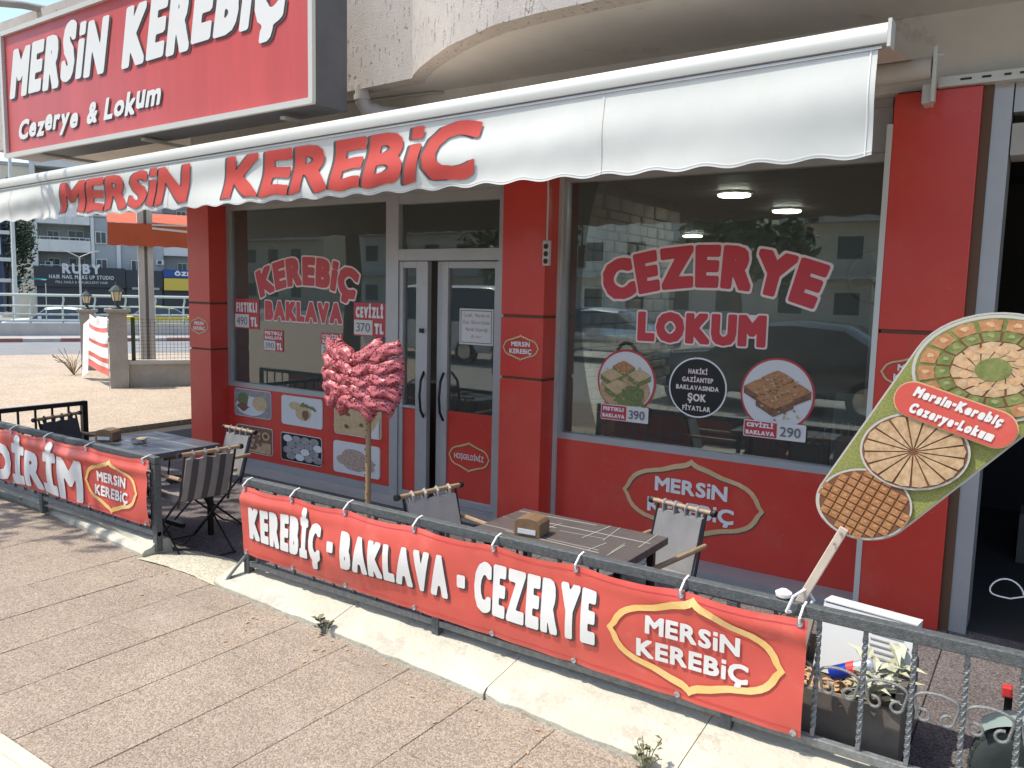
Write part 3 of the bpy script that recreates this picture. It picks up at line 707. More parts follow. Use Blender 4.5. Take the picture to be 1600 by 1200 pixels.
arched('arched red lettering CEZERYE on the right window', 'CEZERYE', -2.61, -1.16, 1.825, .272, .12, .33, GY, .088)
arched('straight red lettering LOKUM on the right window', 'LOKUM', -2.34, -1.475, 1.462, .198, -.0, .0, GY, .09)
# price stickers
def price(label, x0, x1, z0, z1, title, num, tl=True, y=GY):
    t = thing('price_sticker', label, 'price sticker', ((x0 + x1) / 2, y, z0)); w = x1 - x0; h = z1 - z0
    q = MB(); q.poly(rect(x0, z0, x1, z1), y - .004); q.build('backing', 'red_label', t)
    q = MB(); q.poly(rect(x0 + .02 * w, z0 + .04 * h, x0 + .60 * w, z0 + .48 * h), y - .007); q.build('number_panel', 'paper', t)
    n = len(title); hh = .42 * h / n
    for i, s in enumerate(title): text(s, w * .86, hh * .78, .07, fn=flat(x0 + .07 * w, z1 - (i + 1) * hh - .03 * h, y - .007)).build('lettering', 'white_text', t)
    if tl: text('TL', w * .28, h * .32, .09, fn=flat(x0 + .66 * w, z0 + .08 * h, y - .007)).build('lettering', 'white_text', t)
    text(num, w * .44, h * .26, .0, fn=flat(x0 + .09 * w, z0 + .13 * h, y - .0095)).build('handwriting', 'pen', t)
price('red price sticker FISTIKLI at the left edge of the left window', -6.615, -6.257, 1.367, 1.653, ['FISTIKLI'], '490')
price('red price sticker CEVIZLI next to the door frame', -5.009, -4.638, 1.371, 1.654, ['CEVİZLİ'], '370')
price('small red sticker FISTIKLI BAKLAVA low on the left window', -6.19, -5.916, 1.172, 1.372, ['FISTIKLI', 'BAKLAVA'], '390')
price('small red sticker CEVIZLI BAKLAVA behind the pink bags', -5.412, -5.136, 1.172, 1.378, ['CEVİZLİ', 'BAKLAVA'], '290')
nt = thing('paper_notice', 'white framed paper notice hanging on the glass door', 'notice', (-3.72, y2, 1.36))
q = MB(); q.poly(rect(-3.883, 1.357, -3.558, 1.636), y2 - .004); q.build('sheet', 'paper', nt)
q = MB(); 
for a in (rect(-3.87, 1.618, -3.571, 1.623), rect(-3.87, 1.37, -3.571, 1.375), rect(-3.87, 1.375, -3.865, 1.618), rect(-3.576, 1.375, -3.571, 1.618)): q.poly(a, y2 - .006)
q.build('border', 'shadow_print', nt)
for i, (s, w) in enumerate((('Kandil, Mevlüt ve', .25), ('Özel Günlerinizde', .26), ('Mamül Siparişi', .22), ('Alınır', .1))): text(s, w, .028, .02, fn=flat(-3.72 - w / 2, 1.572 - i * .055, y2 - .006), gap=.1).build('lettering', 'letter_grey', nt)
# round stickers
def round_sticker(label, cx, cz, r, rim):
    t = thing('round_sticker', label, 'sticker', (cx, GY, cz - r)); q = MB(); q.poly(ell(cx, cz, r, r, 40), GY - .0025); q.build('rim', rim, t); return t
def food_square(q, cx, cz, s, top, side, y, seed):
    q.poly([(cx - s, cz), (cx - s * .05, cz - s * .55), (cx - s * .05, cz - s * .95), (cx - s, cz - s * .42)], y, side); q.poly([(cx + s, cz), (cx - s * .05, cz - s * .55), (cx - s * .05, cz - s * .95), (cx + s, cz - s * .42)], y, side)
    q.poly([(cx - s, cz), (cx - s * .4, cz + s * .34), (cx, cz + s * .5), (cx + s * .5, cz + s * .3), (cx + s, cz), (cx + s * .4, cz - s * .33), (cx - s * .05, cz - s * .55), (cx - s * .5, cz - s * .3)], y - .0006, top)
cm = ['food_white', 'food_tan', 'pastry_green', 'food_brown', 'pastry_a', 'food_green', 'pastry_b']
t = round_sticker('round sticker of pistachio baklava squares on the right window', -2.411, 1.178, .22, 'red_leaf')
q = MB(); q.poly(ell(-2.411, 1.178, .205, .205, 40), GY - .0045, 0); q.poly(ell(-2.42, 1.12, .19, .13, 30), GY - .0055, 6)
for i, (dx, dz, s) in enumerate(((-.02, .10, .085), (-.11, .04, .085), (.10, .05, .085), (-.06, -.04, .10))): food_square(q, -2.411 + dx, 1.178 + dz, s, 4 if i == 0 else 1, 2, GY - .0065 - i * .0012, i)
q.poly(blob(-2.35, 1.10, .085, .055, 18, .25, 3), GY - .0125, 5); q.poly(blob(-2.37, 1.04, .11, .03, 18, .3, 4), GY - .0118, 2)
for k in range(30): q.poly(blob(-2.411 + rs.gauss(-.01, .08), 1.178 + rs.gauss(.02, .06), .009, .006, 6, .4, k), GY - .0128 - k * .00002, 1 if k % 2 else 6)
q.build('print', cm, t)
t = round_sticker('round sticker of walnut baklava squares on the right window', -1.388, 1.178, .227, 'red_leaf')
q = MB(); q.poly(ell(-1.388, 1.178, .214, .214, 40), GY - .0045, 0)
for i, (dx, dz, s) in enumerate(((0, .10, .10), (-.10, .04, .105), (.10, .035, .105), (-.01, -.03, .115))): food_square(q, -1.388 + dx, 1.178 + dz, s, 4, 3, GY - .0065 - i * .0012, i + 9)
for k in range(14): q.poly(blob(-1.388 + rs.uniform(-.05, .17), 1.04 + rs.uniform(-.02, .05), .008, .006, 6, .3, k), GY - .0125, 3 if k % 2 else 1)
for k in range(46): q.poly(blob(-1.388 + rs.gauss(0, .075), 1.205 + rs.gauss(0, .045), .010, .006, 6, .4, k), GY - .0112 - k * .00002, (1, 3, 6)[k % 3])
q.build('print', cm, t)
t = round_sticker('black round sticker with white lettering between the baklava stickers', -1.90, 1.178, .197, 'white_print')
q = MB(); q.poly(ell(-1.90, 1.178, .187, .187, 40), GY - .0045); q.build('disc', 'black_print', t)
for s, w, h, z in (('HAKİKİ', .13, .032, 1.267), ('GAZİANTEP', .21, .032, 1.213), ('BAKLAVASINDA', .29, .030, 1.162), ('ŞOK', .125, .05, 1.088), ('FİYATLAR', .19, .032, 1.026)): text(s, w, h, .05, fn=flat(-1.90 - w / 2, z, GY - .0065)).build('lettering', 'cream_outline', t)
def strip(label, x0, xm, x1, z0, z1, num):
    t = thing('price_sticker', label, 'price sticker', ((x0 + x1) / 2, GY, z0)); q = MB(); q.poly(rrect(x0, z0, x1, z1, .008), GY - .0135); q.build('backing', 'paper', t)
    q = MB(); q.poly(rect(x0 + .006, z0 + .006, xm, z1 - .006), GY - .016); q.build('red_field', 'red_label', t)
    text(('FISTIKLI', 'CEVİZLİ')[num == '290'], (xm - x0) * .8, .027, .09, fn=flat(x0 + .02, (z0 + z1) / 2 + .010, GY - .018)).build('lettering', 'white_text', t); text('BAKLAVA', (xm - x0) * .86, .027, .09, fn=flat(x0 + .016, (z0 + z1) / 2 - .037, GY - .018)).build('lettering', 'white_text', t)
    text(num, (x1 - xm) * .72, .06, .02, fn=flat(xm + .02, z0 + .022, GY - .018)).build('handwriting', 'pen', t)
strip('price strip 390 under the pistachio baklava sticker', -2.592, -2.395, -2.231, .903, 1.012, '390'); strip('price strip 290 under the walnut baklava sticker', -1.58, -1.373, -1.199, .903, 1.008, '290')
# six food posters under the left window
PY = GY - .03
def poster(label, x0, x1, z0, z1, draw, bgm):
    t = thing('food_poster', label, 'poster', ((x0 + x1) / 2, PY, z0), 'six food posters under the left window'); q = MB(); q.prism([(x, PY - .001, z) for x, z in rrect(x0, z0, x1, z1, .03)], (0, -.005, 0)); q.build('board', 'food_white', t)
    q = MB(); q.poly(rrect(x0 + .006, z0 + .006, x1 - .006, z1 - .006, .025), PY - .008, 0); draw(q, (x0 + x1) / 2, (z0 + z1) / 2, (x1 - x0) / 2, (z1 - z0) / 2, PY - .009); q.build('print', [bgm] + pm, t)
pm = ['food_white', 'food_tan', 'food_brown', 'food_green', 'food_grey', 'food_nut', 'pastry_b', 'brown_line']
def d1(q, cx, cz, w, h, y):
    q.poly(ell(cx - .1 * w, cz - .2 * h, w * .8, h * .7), y, 1); q.poly(blob(cx - .5 * w, cz + .25 * h, w * .32, h * .5, 16, .2, 1), y - .001, 4); q.poly(blob(cx - .5 * w, cz - .3 * h, w * .3, h * .3, 16, .2, 2), y - .0015, 3); q.poly(ell(cx + .42 * w, cz + .05 * h, w * .40, h * .52), y - .002, 2)
def d2(q, cx, cz, w, h, y):
    q.poly(ell(cx, cz - .15 * h, w * .78, h * .65), y, 1); q.poly(ell(cx - .3 * w, cz + .35 * h, w * .3, h * .28), y - .001, 2); q.poly(ell(cx + .1 * w, cz - .1 * h, w * .38, h * .48), y - .0015, 2); q.poly(blob(cx + .2 * w, cz - .2 * h, w * .16, h * .32, 12, .25, 5), y - .002, 3)
    for k in range(5): q.poly(ell(cx + (.05 + .14 * k) * w, cz + (.5 - .05 * k) * h, w * .13, h * .10, 10, .6 - .3 * k), y - .0025 - k * .0004, 4)
def d3(q, cx, cz, w, h, y):
    for k, (a, b, s) in enumerate(((-.5, .5, .42), (.35, .45, .45), (-.55, -.3, .48), (.1, -.1, .4))):
        q.poly([(cx + (a - s) * w, cz + (b - .45 * s) * h)] + [(cx + (a + s * math.cos(t)) * w, cz + (b - .45 * s + 1.3 * s * math.sin(t)) * h) for t in [PI - PI * j / 10 for j in range(11)]], y - k * .001, 2); q.poly(blob(cx + (a + .1) * w, cz + (b - .1) * h, w * .1, h * .14, 9, .3, k), y - k * .001 - .0005, 3)
    q.poly([(cx + .45 * w, cz - .95 * h), (cx + .93 * w, cz - .95 * h), (cx + .93 * w, cz + .3 * h), (cx + .75 * w, cz - .3 * h)], y - .006, 1)
def d4(q, cx, cz, w, h, y):
    q.poly([(cx - .9 * w, cz - .9 * h), (cx + .9 * w, cz - .9 * h), (cx + .9 * w, cz - .1 * h), (cx - .9 * w, cz - .3 * h)], y, 7); q.poly(blob(cx - .1 * w, cz + .1 * h, w * .6, h * .8, 20, .2, 8), y - .001, 3); R = random.Random(4)
    for k in range(22): q.poly(blob(cx + R.uniform(-.55, .4) * w, cz + R.uniform(-.6, .75) * h, w * .06, h * .09, 7, .3, k), y - .002 - k * .0001, 6 if k % 3 else 2)
    q.poly(ell(cx + .65 * w, cz + .4 * h, w * .2, h * .3), y - .0025, 2); q.poly(ell(cx + .65 * w, cz + .4 * h, w * .12, h * .18), y - .003, 8)
def d5(q, cx, cz, w, h, y):
    R = random.Random(6); k = 0
    for j in range(4):
        for i in range(4):
            q.poly(ell(cx + (-.72 + .48 * i + .2 * (j % 2)) * w * .9, cz + (.68 - .45 * j) * h * .9, w * .22, h * .25, 16), y - k * .0003, 5 if (i + j) % 4 else 1); k += 1
def d6(q, cx, cz, w, h, y):
    for k, (a, b, s) in enumerate(((-.1, .25, .5), (-.35, -.15, .5), (.3, -.1, .5), (0, -.4, .5), (.5, -.45, .3))): q.poly(blob(cx + a * w, cz + b * h, s * w, s * .72 * h, 14, .12, k), y - k * .0006, 6)
poster('food poster of a dark filled bowl and a round bun, top left of the six', -6.60, -6.06, .52, .787, d1, 'food_grey'); poster('food poster of a split filled bun with green leaves, top middle of the six', -5.914, -5.365, .507, .779, d2, 'food_white'); poster('food poster of golden crescent pastries, top right of the six', -5.216, -4.653, .498, .763, d3, 'food_tan')
poster('food poster of dark nut covered roll on a board, bottom left of the six', -6.58, -6.042, .173, .435, d4, 'food_brown'); poster('grey food poster of rows of round cookies, bottom middle of the six', -5.926, -5.376, .165, .43, d5, 'black_print'); poster('white food poster of sprinkled lokum pieces, bottom right of the six', -5.229, -4.666, .154, .436, d6, 'food_white')

# ================================================================== BIG SIGN
bs = thing('shop_sign', 'large red lightbox sign with white brush lettering above the awning', 'sign', (-6.3, -.8, 2.97))
SX0, SX1, SYY = -8.42, -4.19, -.96
def sz0(x): return 2.94 + (x - SX0) / (SX1 - SX0) * .045
m = MB(); m.add([(SX0, SYY, sz0(SX0)), (SX1, SYY, sz0(SX1)), (SX1, -.66, sz0(SX1)), (SX0, -.66, sz0(SX0)), (SX0, SYY, 4.07), (SX1, SYY, 4.11), (SX1, -.66, 4.11), (SX0, -.66, 4.07)], [(0, 1, 2, 3), (4, 5, 6, 7), (1, 2, 6, 5), (2, 3, 7, 6), (3, 0, 4, 7)]); m.build('box_casing', 'sign_casing', bs)
m = MB(); m.add([(SX0 + .02, SYY + .002, sz0(SX0) + .02), (SX1 - .02, SYY + .002, sz0(SX1) + .02), (SX1 - .02, SYY + .002, 4.09), (SX0 + .02, SYY + .002, 4.05)], [(0, 1, 2, 3)]); m.build('face', 'red_sign', bs)
m = MB(); t = .04
m.bar((SX0 - .01, SYY - .012, sz0(SX0) + .012), (SX1 + .01, SYY - .012, sz0(SX1) + .012), .03, t); m.bar((SX0 - .01, SYY - .012, 4.062), (SX1 + .01, SYY - .012, 4.10), .03, t); m.bar((SX1 - .005, SYY - .013, 2.99), (SX1 - .005, SYY - .013, 4.10), .03, t, (1, 0, 0)); m.bar((SX0 + .005, SYY - .013, 2.95), (SX0 + .005, SYY - .013, 4.06), .03, t, (1, 0, 0)); m.build('edge_trim', 'white_alu', bs)
def brush(d, x0, z0, W_, amp):
    R = random.Random(4); jit = [(R.uniform(-.02, .02), R.uniform(.92, 1.08)) for _ in range(40)]
    def f(u, v, k):
        dz, sc = jit[k]; return (x0 + u, SYY - d, z0 + dz + v * sc + amp * (u / W_))
    return f
for d, mt, dx in ((.004, 'shadow_print', .022), (.008, 'white_text', 0)):
    text('MERS!N', 1.62, .46, .07, shear=.26, gap=.07, fn=brush(d, -8.31 + dx, 3.475 - dx * .6, 1.6, .02)).build('lettering' if not dx else 'lettering_shadow', mt, bs)
    text('KEREB!Ç', 1.95, .49, .07, shear=.22, gap=.06, fn=brush(d, -6.43 + dx, 3.50 - dx * .6, 1.9, .06)).build('lettering' if not dx else 'lettering_shadow', mt, bs)
    for wd, xo, ww in (('Cezerye', 0, 1.05), ('&', 1.20, .16), ('Lokum', 1.47, .80)):
        text(wd, ww, .185, .055, shear=.3, gap=.10, fn=brush(d, -8.19 + xo + dx * .6, 3.09 + .06 * xo / 2.26 - dx * .4, 2.26, .06)).build('lettering' if not dx else 'lettering_shadow', mt, bs)
for x in (-7.9, -6.3, -4.6): box((x, -.9, 2.90 + .03), (x + .05, -.3, 2.95)).build('hanger', 'soffit_grey', bs)

# ================================================================== AWNING
aw = thing('awning', 'white scalloped awning with red lettering over the shop front', 'awning', (-4.5, -.6, 2.3))
AX0, AX1, AY = -8.95, -.675, -1.0
def abz(x): return 2.645 + (x + 8.52) / 7.85 * .185      # underside of front bar (the bar hangs lower to the left)
prof = [(-.035, .0), (-.042, .03), (-.036, .062), (-.015, .085), (.02, .088), (.04, .07), (.04, .02), (.02, -.004), (.0, -.008)]
m = MB(); n = len(prof)
m.add([(x, AY + a, abz(x) + b) for x in (AX0, AX1) for a, b in prof], [(i, (i + 1) % n, n + (i + 1) % n, n + i) for i in range(n)] + [tuple(range(n)), tuple(range(n, 2 * n))]); m.build('front_bar', 'white_alu', aw, smooth=True)
m = MB(); m.bar((AX0, AY - .02, abz(AX0) - .015), (AX1 - .02, AY - .02, abz(AX1) - .015), .02, .012); m.build('valance_rail', 'aluminium', aw)
m = MB(); m.add([(AX1, AY - .045, abz(AX1) - .02), (AX1, AY + .045, abz(AX1) - .02), (AX1, AY + .045, abz(AX1) + .092), (AX1, AY - .045, abz(AX1) + .092)], [(0, 1, 2, 3)]); m.prism([(AX1 + .001, AY - .046, abz(AX1) - .02), (AX1 + .001, AY + .045, abz(AX1) - .02), (AX1 + .001, AY + .045, abz(AX1) + .092), (AX1 + .001, AY - .046, abz(AX1) + .092)], (.014, 0, 0)); m.build('end_cap', 'white_alu', aw)
def vzb(x): return 2.33 + (x + 8.55) / 7.85 * .045 + .009 * math.cos(2 * PI * (x + .68) / .255)
def vdisp(x, s):   # s: 0 at the top rail, 1 at the hem
    return -.012 - .030 * s * (math.sin(x * 2.1 + .6) * .5 + math.sin(x * 5.3 + s * 2.2) * .22 + .25 * math.sin((x * 1.4 + s * 3.4) * 1.7)) - .016 * math.sin(PI * s) * math.sin(x * .9 + 1 + 4.5 * s) - .01 * s
def vpt(x, s, d=0.): return (x, AY - .01 + vdisp(x, s) - d, (abz(x) - .02) * (1 - s) + vzb(x) * s)
VX1 = AX1 - .035
m = MB(); m.grid(420, 14, lambda u, v: vpt(AX0 + (VX1 - AX0) * u, v)); va = m.build('valance', 'valance_cloth', aw, smooth=True)
m = MB(); m.grid(1, 14, lambda u, v: vpt(VX1 - .03 + .006 * u, v, .003)); m.build('hem_seam', 'cord', va)
for xs_ in (-2.0, -3.25, -4.5, -5.75, -7.0, -8.25): MB().grid(1, 14, lambda u, v: vpt(xs_ + .012 * u, v, .0025)).build('seam', 'valance_cloth', va)
MB().grid(300, 1, lambda u, v: vpt(AX0 + (VX1 - AX0) * u, .955 + .010 * v, .0025)).build('hem_tape', 'cord', va)
def vmap(d, x0, W_, top, bot, sh, dx=0.):
    def f(u, v, k):
        x = x0 + u + dx; s = top + (1 - v) * (bot - top)
        return vpt(x + sh * v * .3, s, d)
    return f
for txt, x0, W_ in (('MERS!N', -7.37, 1.87), ('KEREB!C', -5.07, 2.27)):
    for d, mt, dx, nm in ((.004, 'shadow_print', -.030, 'lettering_shadow'), (.009, 'red_awning', 0, 'lettering')):
        hN = .34
        def mk(f): return lambda u, v, k: f(u, v / hN, k)
        text(txt, W_, hN, .060, gap=.075, ink=.0, fine=.035, fn=mk(vmap(d, x0, W_, .07, .90, .20, dx))).build(nm, mt, va)
RY = -.14; rz = lambda x: 2.93 + (x + .6) / 7.8 * .12
m = MB(); m.tube([(AX0 + .1, RY, rz(AX0)), (-.62, RY, rz(-.62))], .055, 16); m.build('roller_tube', 'pvc', aw, smooth=True)
m = MB(); m.grid(8, 6, lambda u, v: (AX0 + .02 + (AX1 - .05 - AX0) * u, RY + (AY - RY) * v, (rz(AX0 + (AX1 - AX0) * u) + .052) * (1 - v) + (abz(AX0 + (AX1 - AX0) * u) + .065) * v - .03 * math.sin(PI * v))); m.build('canopy_cloth', 'awning_cloth', aw, smooth=True)
for x in (-1.0, -4.2, -7.6):
    ar = MB(); ar.bar((x, RY + .02, rz(x) - .08), (x - .75, -.5, rz(x) - .12), .03, .045); ar.bar((x - .75, -.5, rz(x) - .125), (x + .05, AY + .05, abz(x) + .02), .03, .04); ar.build('folding_arm', 'white_alu', aw)
for x in (-.615, -4.15, -8.6):
    br = MB(); br.box((x, -.17, 2.76), (x + .02, -.11, rz(x) + .10)); br.tube([(x - .01, -.14, rz(x) + .06), (x + .045, -.14, rz(x) + .06)], .012, 8); br.box((x - .045, -.12, 2.765), (x - .002, .06, 2.86)); br.build('wall_bracket', 'white_alu', aw, bevel=.004)

# ================================================================== RAILINGS
RYY = -1.89; RT_Z = .69
def twisted(x, z0, z1, s=.014, turns=7, n=42):
    m = MB(); vs = []
    for k in range(n + 1):
        z = z0 + (z1 - z0) * k / n; f = min(1, max(0, (k / n - .06) / .88)); a = f * turns * PI / 2 * 2
        for q in range(4): vs.append((x + s * .72 * math.cos(a + q * PI / 2 + PI / 4), RYY + s * .72 * math.sin(a + q * PI / 2 + PI / 4), z))
    m.add(vs, [(k * 4 + q, k * 4 + (q + 1) % 4, k * 4 + 4 + (q + 1) % 4, k * 4 + 4 + q) for k in range(n) for q in range(4)] + [(0, 1, 2, 3), tuple(range(n * 4, n * 4 + 4))]); return m
def scroll_pts(w, flip=1):
    """a C-scroll: an arch between two balusters with a curl at both ends"""
    p = []; h = w / 2
    for k in range(13):      # left curl, inwards to outwards
        a = PI * 1.5 * (1 - k / 12); r = .012 + .020 * (k / 12); p.append((-h + .012 + r - math.cos(a) * r * 1.0, -.045 + math.sin(a - PI) * r))
    for k in range(15): a = PI - PI * k / 14; p.append((h * .97 * math.cos(a), .028 * 1 + .030 * math.sin(a) - .028))
    for k in range(13):
        a = PI * 1.5 * (k / 12); r = .032 - .020 * (k / 12); p.append((h - .012 - r + math.cos(a) * r, -.045 - math.sin(a) * r))
    return p
def railing(label, x0, x1, posts, slope=0.):
    r = thing('terrace_railing', label, 'railing', ((x0 + x1) / 2, RYY, .1)); zt = lambda x: RT_Z + slope * (x - x0)
    MB().bar((x0, RYY, zt(x0) - .022), (x1, RYY, zt(x1) - .022), .045, .044).build('top_rail', 'wrought', r, bevel=.004)
    MB().bar((x0, RYY, .195), (x1, RYY, .195), .032, .032).build('bottom_rail', 'wrought_light', r, bevel=.003)
    for x in posts: box((x - .02, RYY - .021, .08), (x + .02, RYY + .021, RT_Z - .046)).build('post', 'wrought', r)
    b0 = None; s0 = None; k = 0; xs = []
    x = x1 - .06
    while x > x0 + .05: xs.append(x); x -= .152
    for i, x in enumerate(xs):
        if b0 is None: b0 = twisted(0, .212, RT_Z - .046).build('baluster', 'wrought_light', r); b0.location.x = x
        else: inst('baluster', b0, r, (x, 0, 0))
    for a in xs[1:]:
        if s0 is None: s0 = MB().tube([(p[0], RYY, .455 + p[1]) for p in scroll_pts(.136)], .0052, 6).build('scroll', 'wrought_light', r, smooth=True); s0.location.x = a + .076
        else: inst('scroll', s0, r, (a + .076, 0, 0))
    return r
rR = railing('wrought iron railing in front of the right window carrying the long red banner', -3.74, .672, (-3.72, -2.33, -.913, .66))
rL = railing('wrought iron railing left of the entrance carrying the shorter red banner', -8.9, -4.60, (-4.62, -6.06, -7.5, -8.88))
MB().bar((-3.80, -1.99, .10), (-3.72, -1.89, .26), .03, .012).build('stay', 'wrought_light', rR)
# side railing at the far end of the left terrace
r3 = thing('side_railing', 'low black railing at the far left end of the terrace', 'railing', (-7.9, -1.2, 0))
MB().bar((-7.7, -1.85, .62), (-7.7, -.70, .62), .04, .04).build('top_rail', 'black_metal', r3); MB().bar((-7.7, -1.85, .16), (-7.7, -.70, .16), .03, .03).build('bottom_rail', 'black_metal', r3)
box((-7.725, -.73, 0), (-7.675, -.68, .64)).build('post', 'black_metal', r3)
for k in range(7): box((-7.708, -.86 - .15 * k, .175), (-7.692, -.844 - .15 * k, .60)).build('baluster', 'black_metal', r3)

# ================================================================== BANNERS
BY = RYY - .034
def banner(label, x0, x1, zt0, zt1, zb0, zb1, ties, phase, mat):
    b = thing('vinyl_banner', label, 'banner', ((x0 + x1) / 2, BY, zb0)); L = x1 - x0
    def surf(x, s, d=0.):     # s 0 top .. 1 bottom
        u = (x - x0) / L; zt = zt0 + (zt1 - zt0) * u; zb = zb0 + (zb1 - zb0) * u
        tn = min(abs(x - t) for t in ties); sag = .012 * (1 - math.exp(-(tn / .12) ** 2)) * (1 - s) ** 3
        y = -.010 - .026 * math.sin(PI * s) * (.55 + .45 * math.sin(x * 1.9 + phase)) - .011 * math.sin(x * 4.7 + s * 3 + phase) * math.sin(PI * s) \
            - .017 * math.exp(-((s - .14 - .05 * math.sin(x * 1.3 + phase)) / .07) ** 2) * (.5 + .5 * math.sin(x * 1.5 + 1.1 + phase)) \
            + .009 * math.sin(30 * tn) * math.exp(-tn / .12) * math.exp(-s * 5) + .006 * math.sin(34 * tn + 1) * math.exp(-tn / .10) * math.exp(-(1 - s) * 6)
        return (x, BY + y - d, zt * (1 - s) + zb * s - sag)
    m = MB(); m.grid(int(L * 45), 22, lambda u, v: surf(x0 + L * u, v)); sh_ = m.build('sheet', mat, b, smooth=True)
    m = MB(); m.grid(int(L * 20), 1, lambda u, v: surf(x0 + L * u, .05 + .006 * v, .0025)); m.grid(int(L * 20), 1, lambda u, v: surf(x0 + L * u, .945 + .006 * v, .0025)); m.build('hem', 'red_label', b)
    def fn(x, z, d): 
        u = (x - x0) / L; zt = zt0 + (zt1 - zt0) * u; zb = zb0 + (zb1 - zb0) * u
        return surf(x, (zt - z) / (zt - zb), d)
    ey = None
    for t in ties:
        for s in (.03, .968):
            p = surf(min(max(t, x0 + .02), x1 - .02), s, .004)
            if ey is None: ey = MB().lathe([(.005, 0), (.012, -.003), (.013, .003), (.005, .004)], (0, 0, 0), 12, 'y').build('eyelet', 'steel', b); ey.location = p
            else: inst('eyelet', ey, b, p)
        p = surf(min(max(t, x0 + .02), x1 - .02), .03, .006); R = random.Random(int(t * 100))
        m = MB(); m.tube([p, (p[0], p[1] - .008, p[2] + .02), (p[0] + .004, RYY - .03, RT_Z - .002), (p[0] + .006, RYY, RT_Z + .006), (p[0] + .006, RYY + .03, RT_Z - .02)], .0042, 6); m.build('tie_cord', 'cord', b, smooth=True)
    return b, fn
tR = [-3.69, -3.3, -2.9, -2.44, -1.98, -1.56, -1.10, -.66]
bR, fR = banner('long red banner reading KEREBIC BAKLAVA CEZERYE tied to the railing', -3.715, -.634, .652, .645, .262, .21, tR, .6, 'red_banner')
def bannertext(b, fn, txt, x0, W_, zt, zb, wt, parts):
    for nm, mt, d, ink, dx in parts:
        H = zt[0] - zb[0]
        def f(u, v, k):
            x = x0 + u + dx; q = min(1, max(0, u / W_)); a = zb[0] + (zb[1] - zb[0]) * q; c = zt[0] + (zt[1] - zt[0]) * q
            bow = .018 * math.sin(PI * q * 3)
            return fn(x, a + (c - a) * v / H + bow * (v / H - .5) - (.008 if dx else 0), d)
        text(txt, W_, H, wt, gap=.05, space=.24, ink=ink, fine=.04, fn=f).build(nm, mt, b)
LT = (('lettering_shadow', 'shadow_print', .004, .0, .009), ('lettering', 'white_text', .0075, .0, 0.))
bannertext(bR, fR, 'KEREBİÇ - BAKLAVA - CEZERYE', -3.645, 2.19, (.545, .568), (.366, .338), .066, LT)
def bemblem(b, fn, cx, cz, hw, hh):
    emblem_ring(cx, cz, hw, hh, 0, .11, fn=lambda x, z: fn(x, z, .005)).build('emblem_border', 'gold', b)
    for t1, w, z in (('MERS!N', 1.06, .06), ('KEREB!Ç', 1.26, -.46)):
        text(t1, hw * w, hh * .38, .055, gap=.1, fine=.04, fn=lambda u, v, k: fn(cx - hw * w / 2 + u, cz + hh * z + v, .006)).build('emblem_lettering', 'white_text', b)
bemblem(bR, fR, -1.052, .438, .352, .198)
tL = [-8.4, -7.6, -6.9, -6.4, -5.9, -5.35, -4.68]
bL, fL = banner('red banner reading DIRIM with emblem tied to the left railing', -8.4, -4.635, .645, .672, .262, .245, tL, 2.1, 'red_banner')
bannertext(bL, fL, 'DİRİM', -6.70, 1.29, (.548, .56), (.272, .268), .075, (LT[1],)); bemblem(bL, fL, -5.062, .442, .325, .186)

# ================================================================== TRAY-SHAPED POLE SIGN
TY = -1.862
ts = thing('tray_sign', 'tall pastry tray shaped sign on a white pole leaning over the railing', 'pole sign', (-.70, TY, .1))
t3, t2, t1 = (-.492, 1.078), (-.352, 1.278), (-.150, 1.560); rot = .12
def E2(c, a, b, t): return (c[0] + a * math.cos(t) * math.cos(rot) - b * math.sin(t) * math.sin(rot), c[1] + a * math.cos(t) * math.sin(rot) + b * math.sin(t) * math.cos(rot))
def capsule(d):
    """convex hull of the two end trays: a stadium-shaped board"""
    P = sorted(E2(c, a - d, b - d, 2 * PI * k / 40) for c, a, b in ((t1, .236, .176), (t3, .158, .128)) for k in range(40))
    def half(Q):
        h = []
        for p in Q:
            while len(h) > 1 and (h[-1][0] - h[-2][0]) * (p[1] - h[-2][1]) - (h[-1][1] - h[-2][1]) * (p[0] - h[-2][0]) <= 0: h.pop()
            h.append(p)
        return h[:-1]
    return half(P) + half(P[::-1])
m = MB(); m.prism([(x, TY + .002, z) for x, z in capsule(0)], (0, -.012, 0)); m.build('board', ['tray_rim'], ts)
m = MB(); m.poly(capsule(.006), TY - .013); m.build('pistachio_field', 'pistachio', ts)
TP = TY - .016
def tray(c, a, b, d, inner): 
    m = MB(); m.poly([E2(c, a, b, 2 * PI * k / 48) for k in range(48)], TP - d); tr = m.build('tray', 'tray_rim', ts)
    m = MB(); m.poly([E2(c, a * .955, b * .945, 2 * PI * k / 48) for k in range(48)], TP - d - .0012); m.build('tray_bed', inner, tr); return tr
tr = tray(t1, .228, .168, .0, 'pastry_green')
def ringpieces(c, a, b, r0, r1, n, y, mat, tr, skew=0., gapf=.82):
    for k in range(n):
        q = 2 * PI * k / n; w = PI / n * gapf; m = MB()
        m.poly([E2(c, a * r0, b * r0, q - w + skew), E2(c, a * r0, b * r0, q + w + skew), E2(c, a * r1, b * r1, q + w), E2(c, a * (r1 + .02), b * (r1 + .02), q), E2(c, a * r1, b * r1, q - w)], y, 0); rm_ = (r0 + r1) / 2; hc = E2(c, a * rm_, b * rm_, q + skew * .5); m.poly(blob(hc[0], hc[1] + .003, a * (r1 - r0) * .28, b * (r1 - r0) * .24, 9, .35, k), y - .0007, 1); m.build('pastry', [mat, 'pastry_hi_green' if 'green' in mat else 'pastry_hi'], tr)
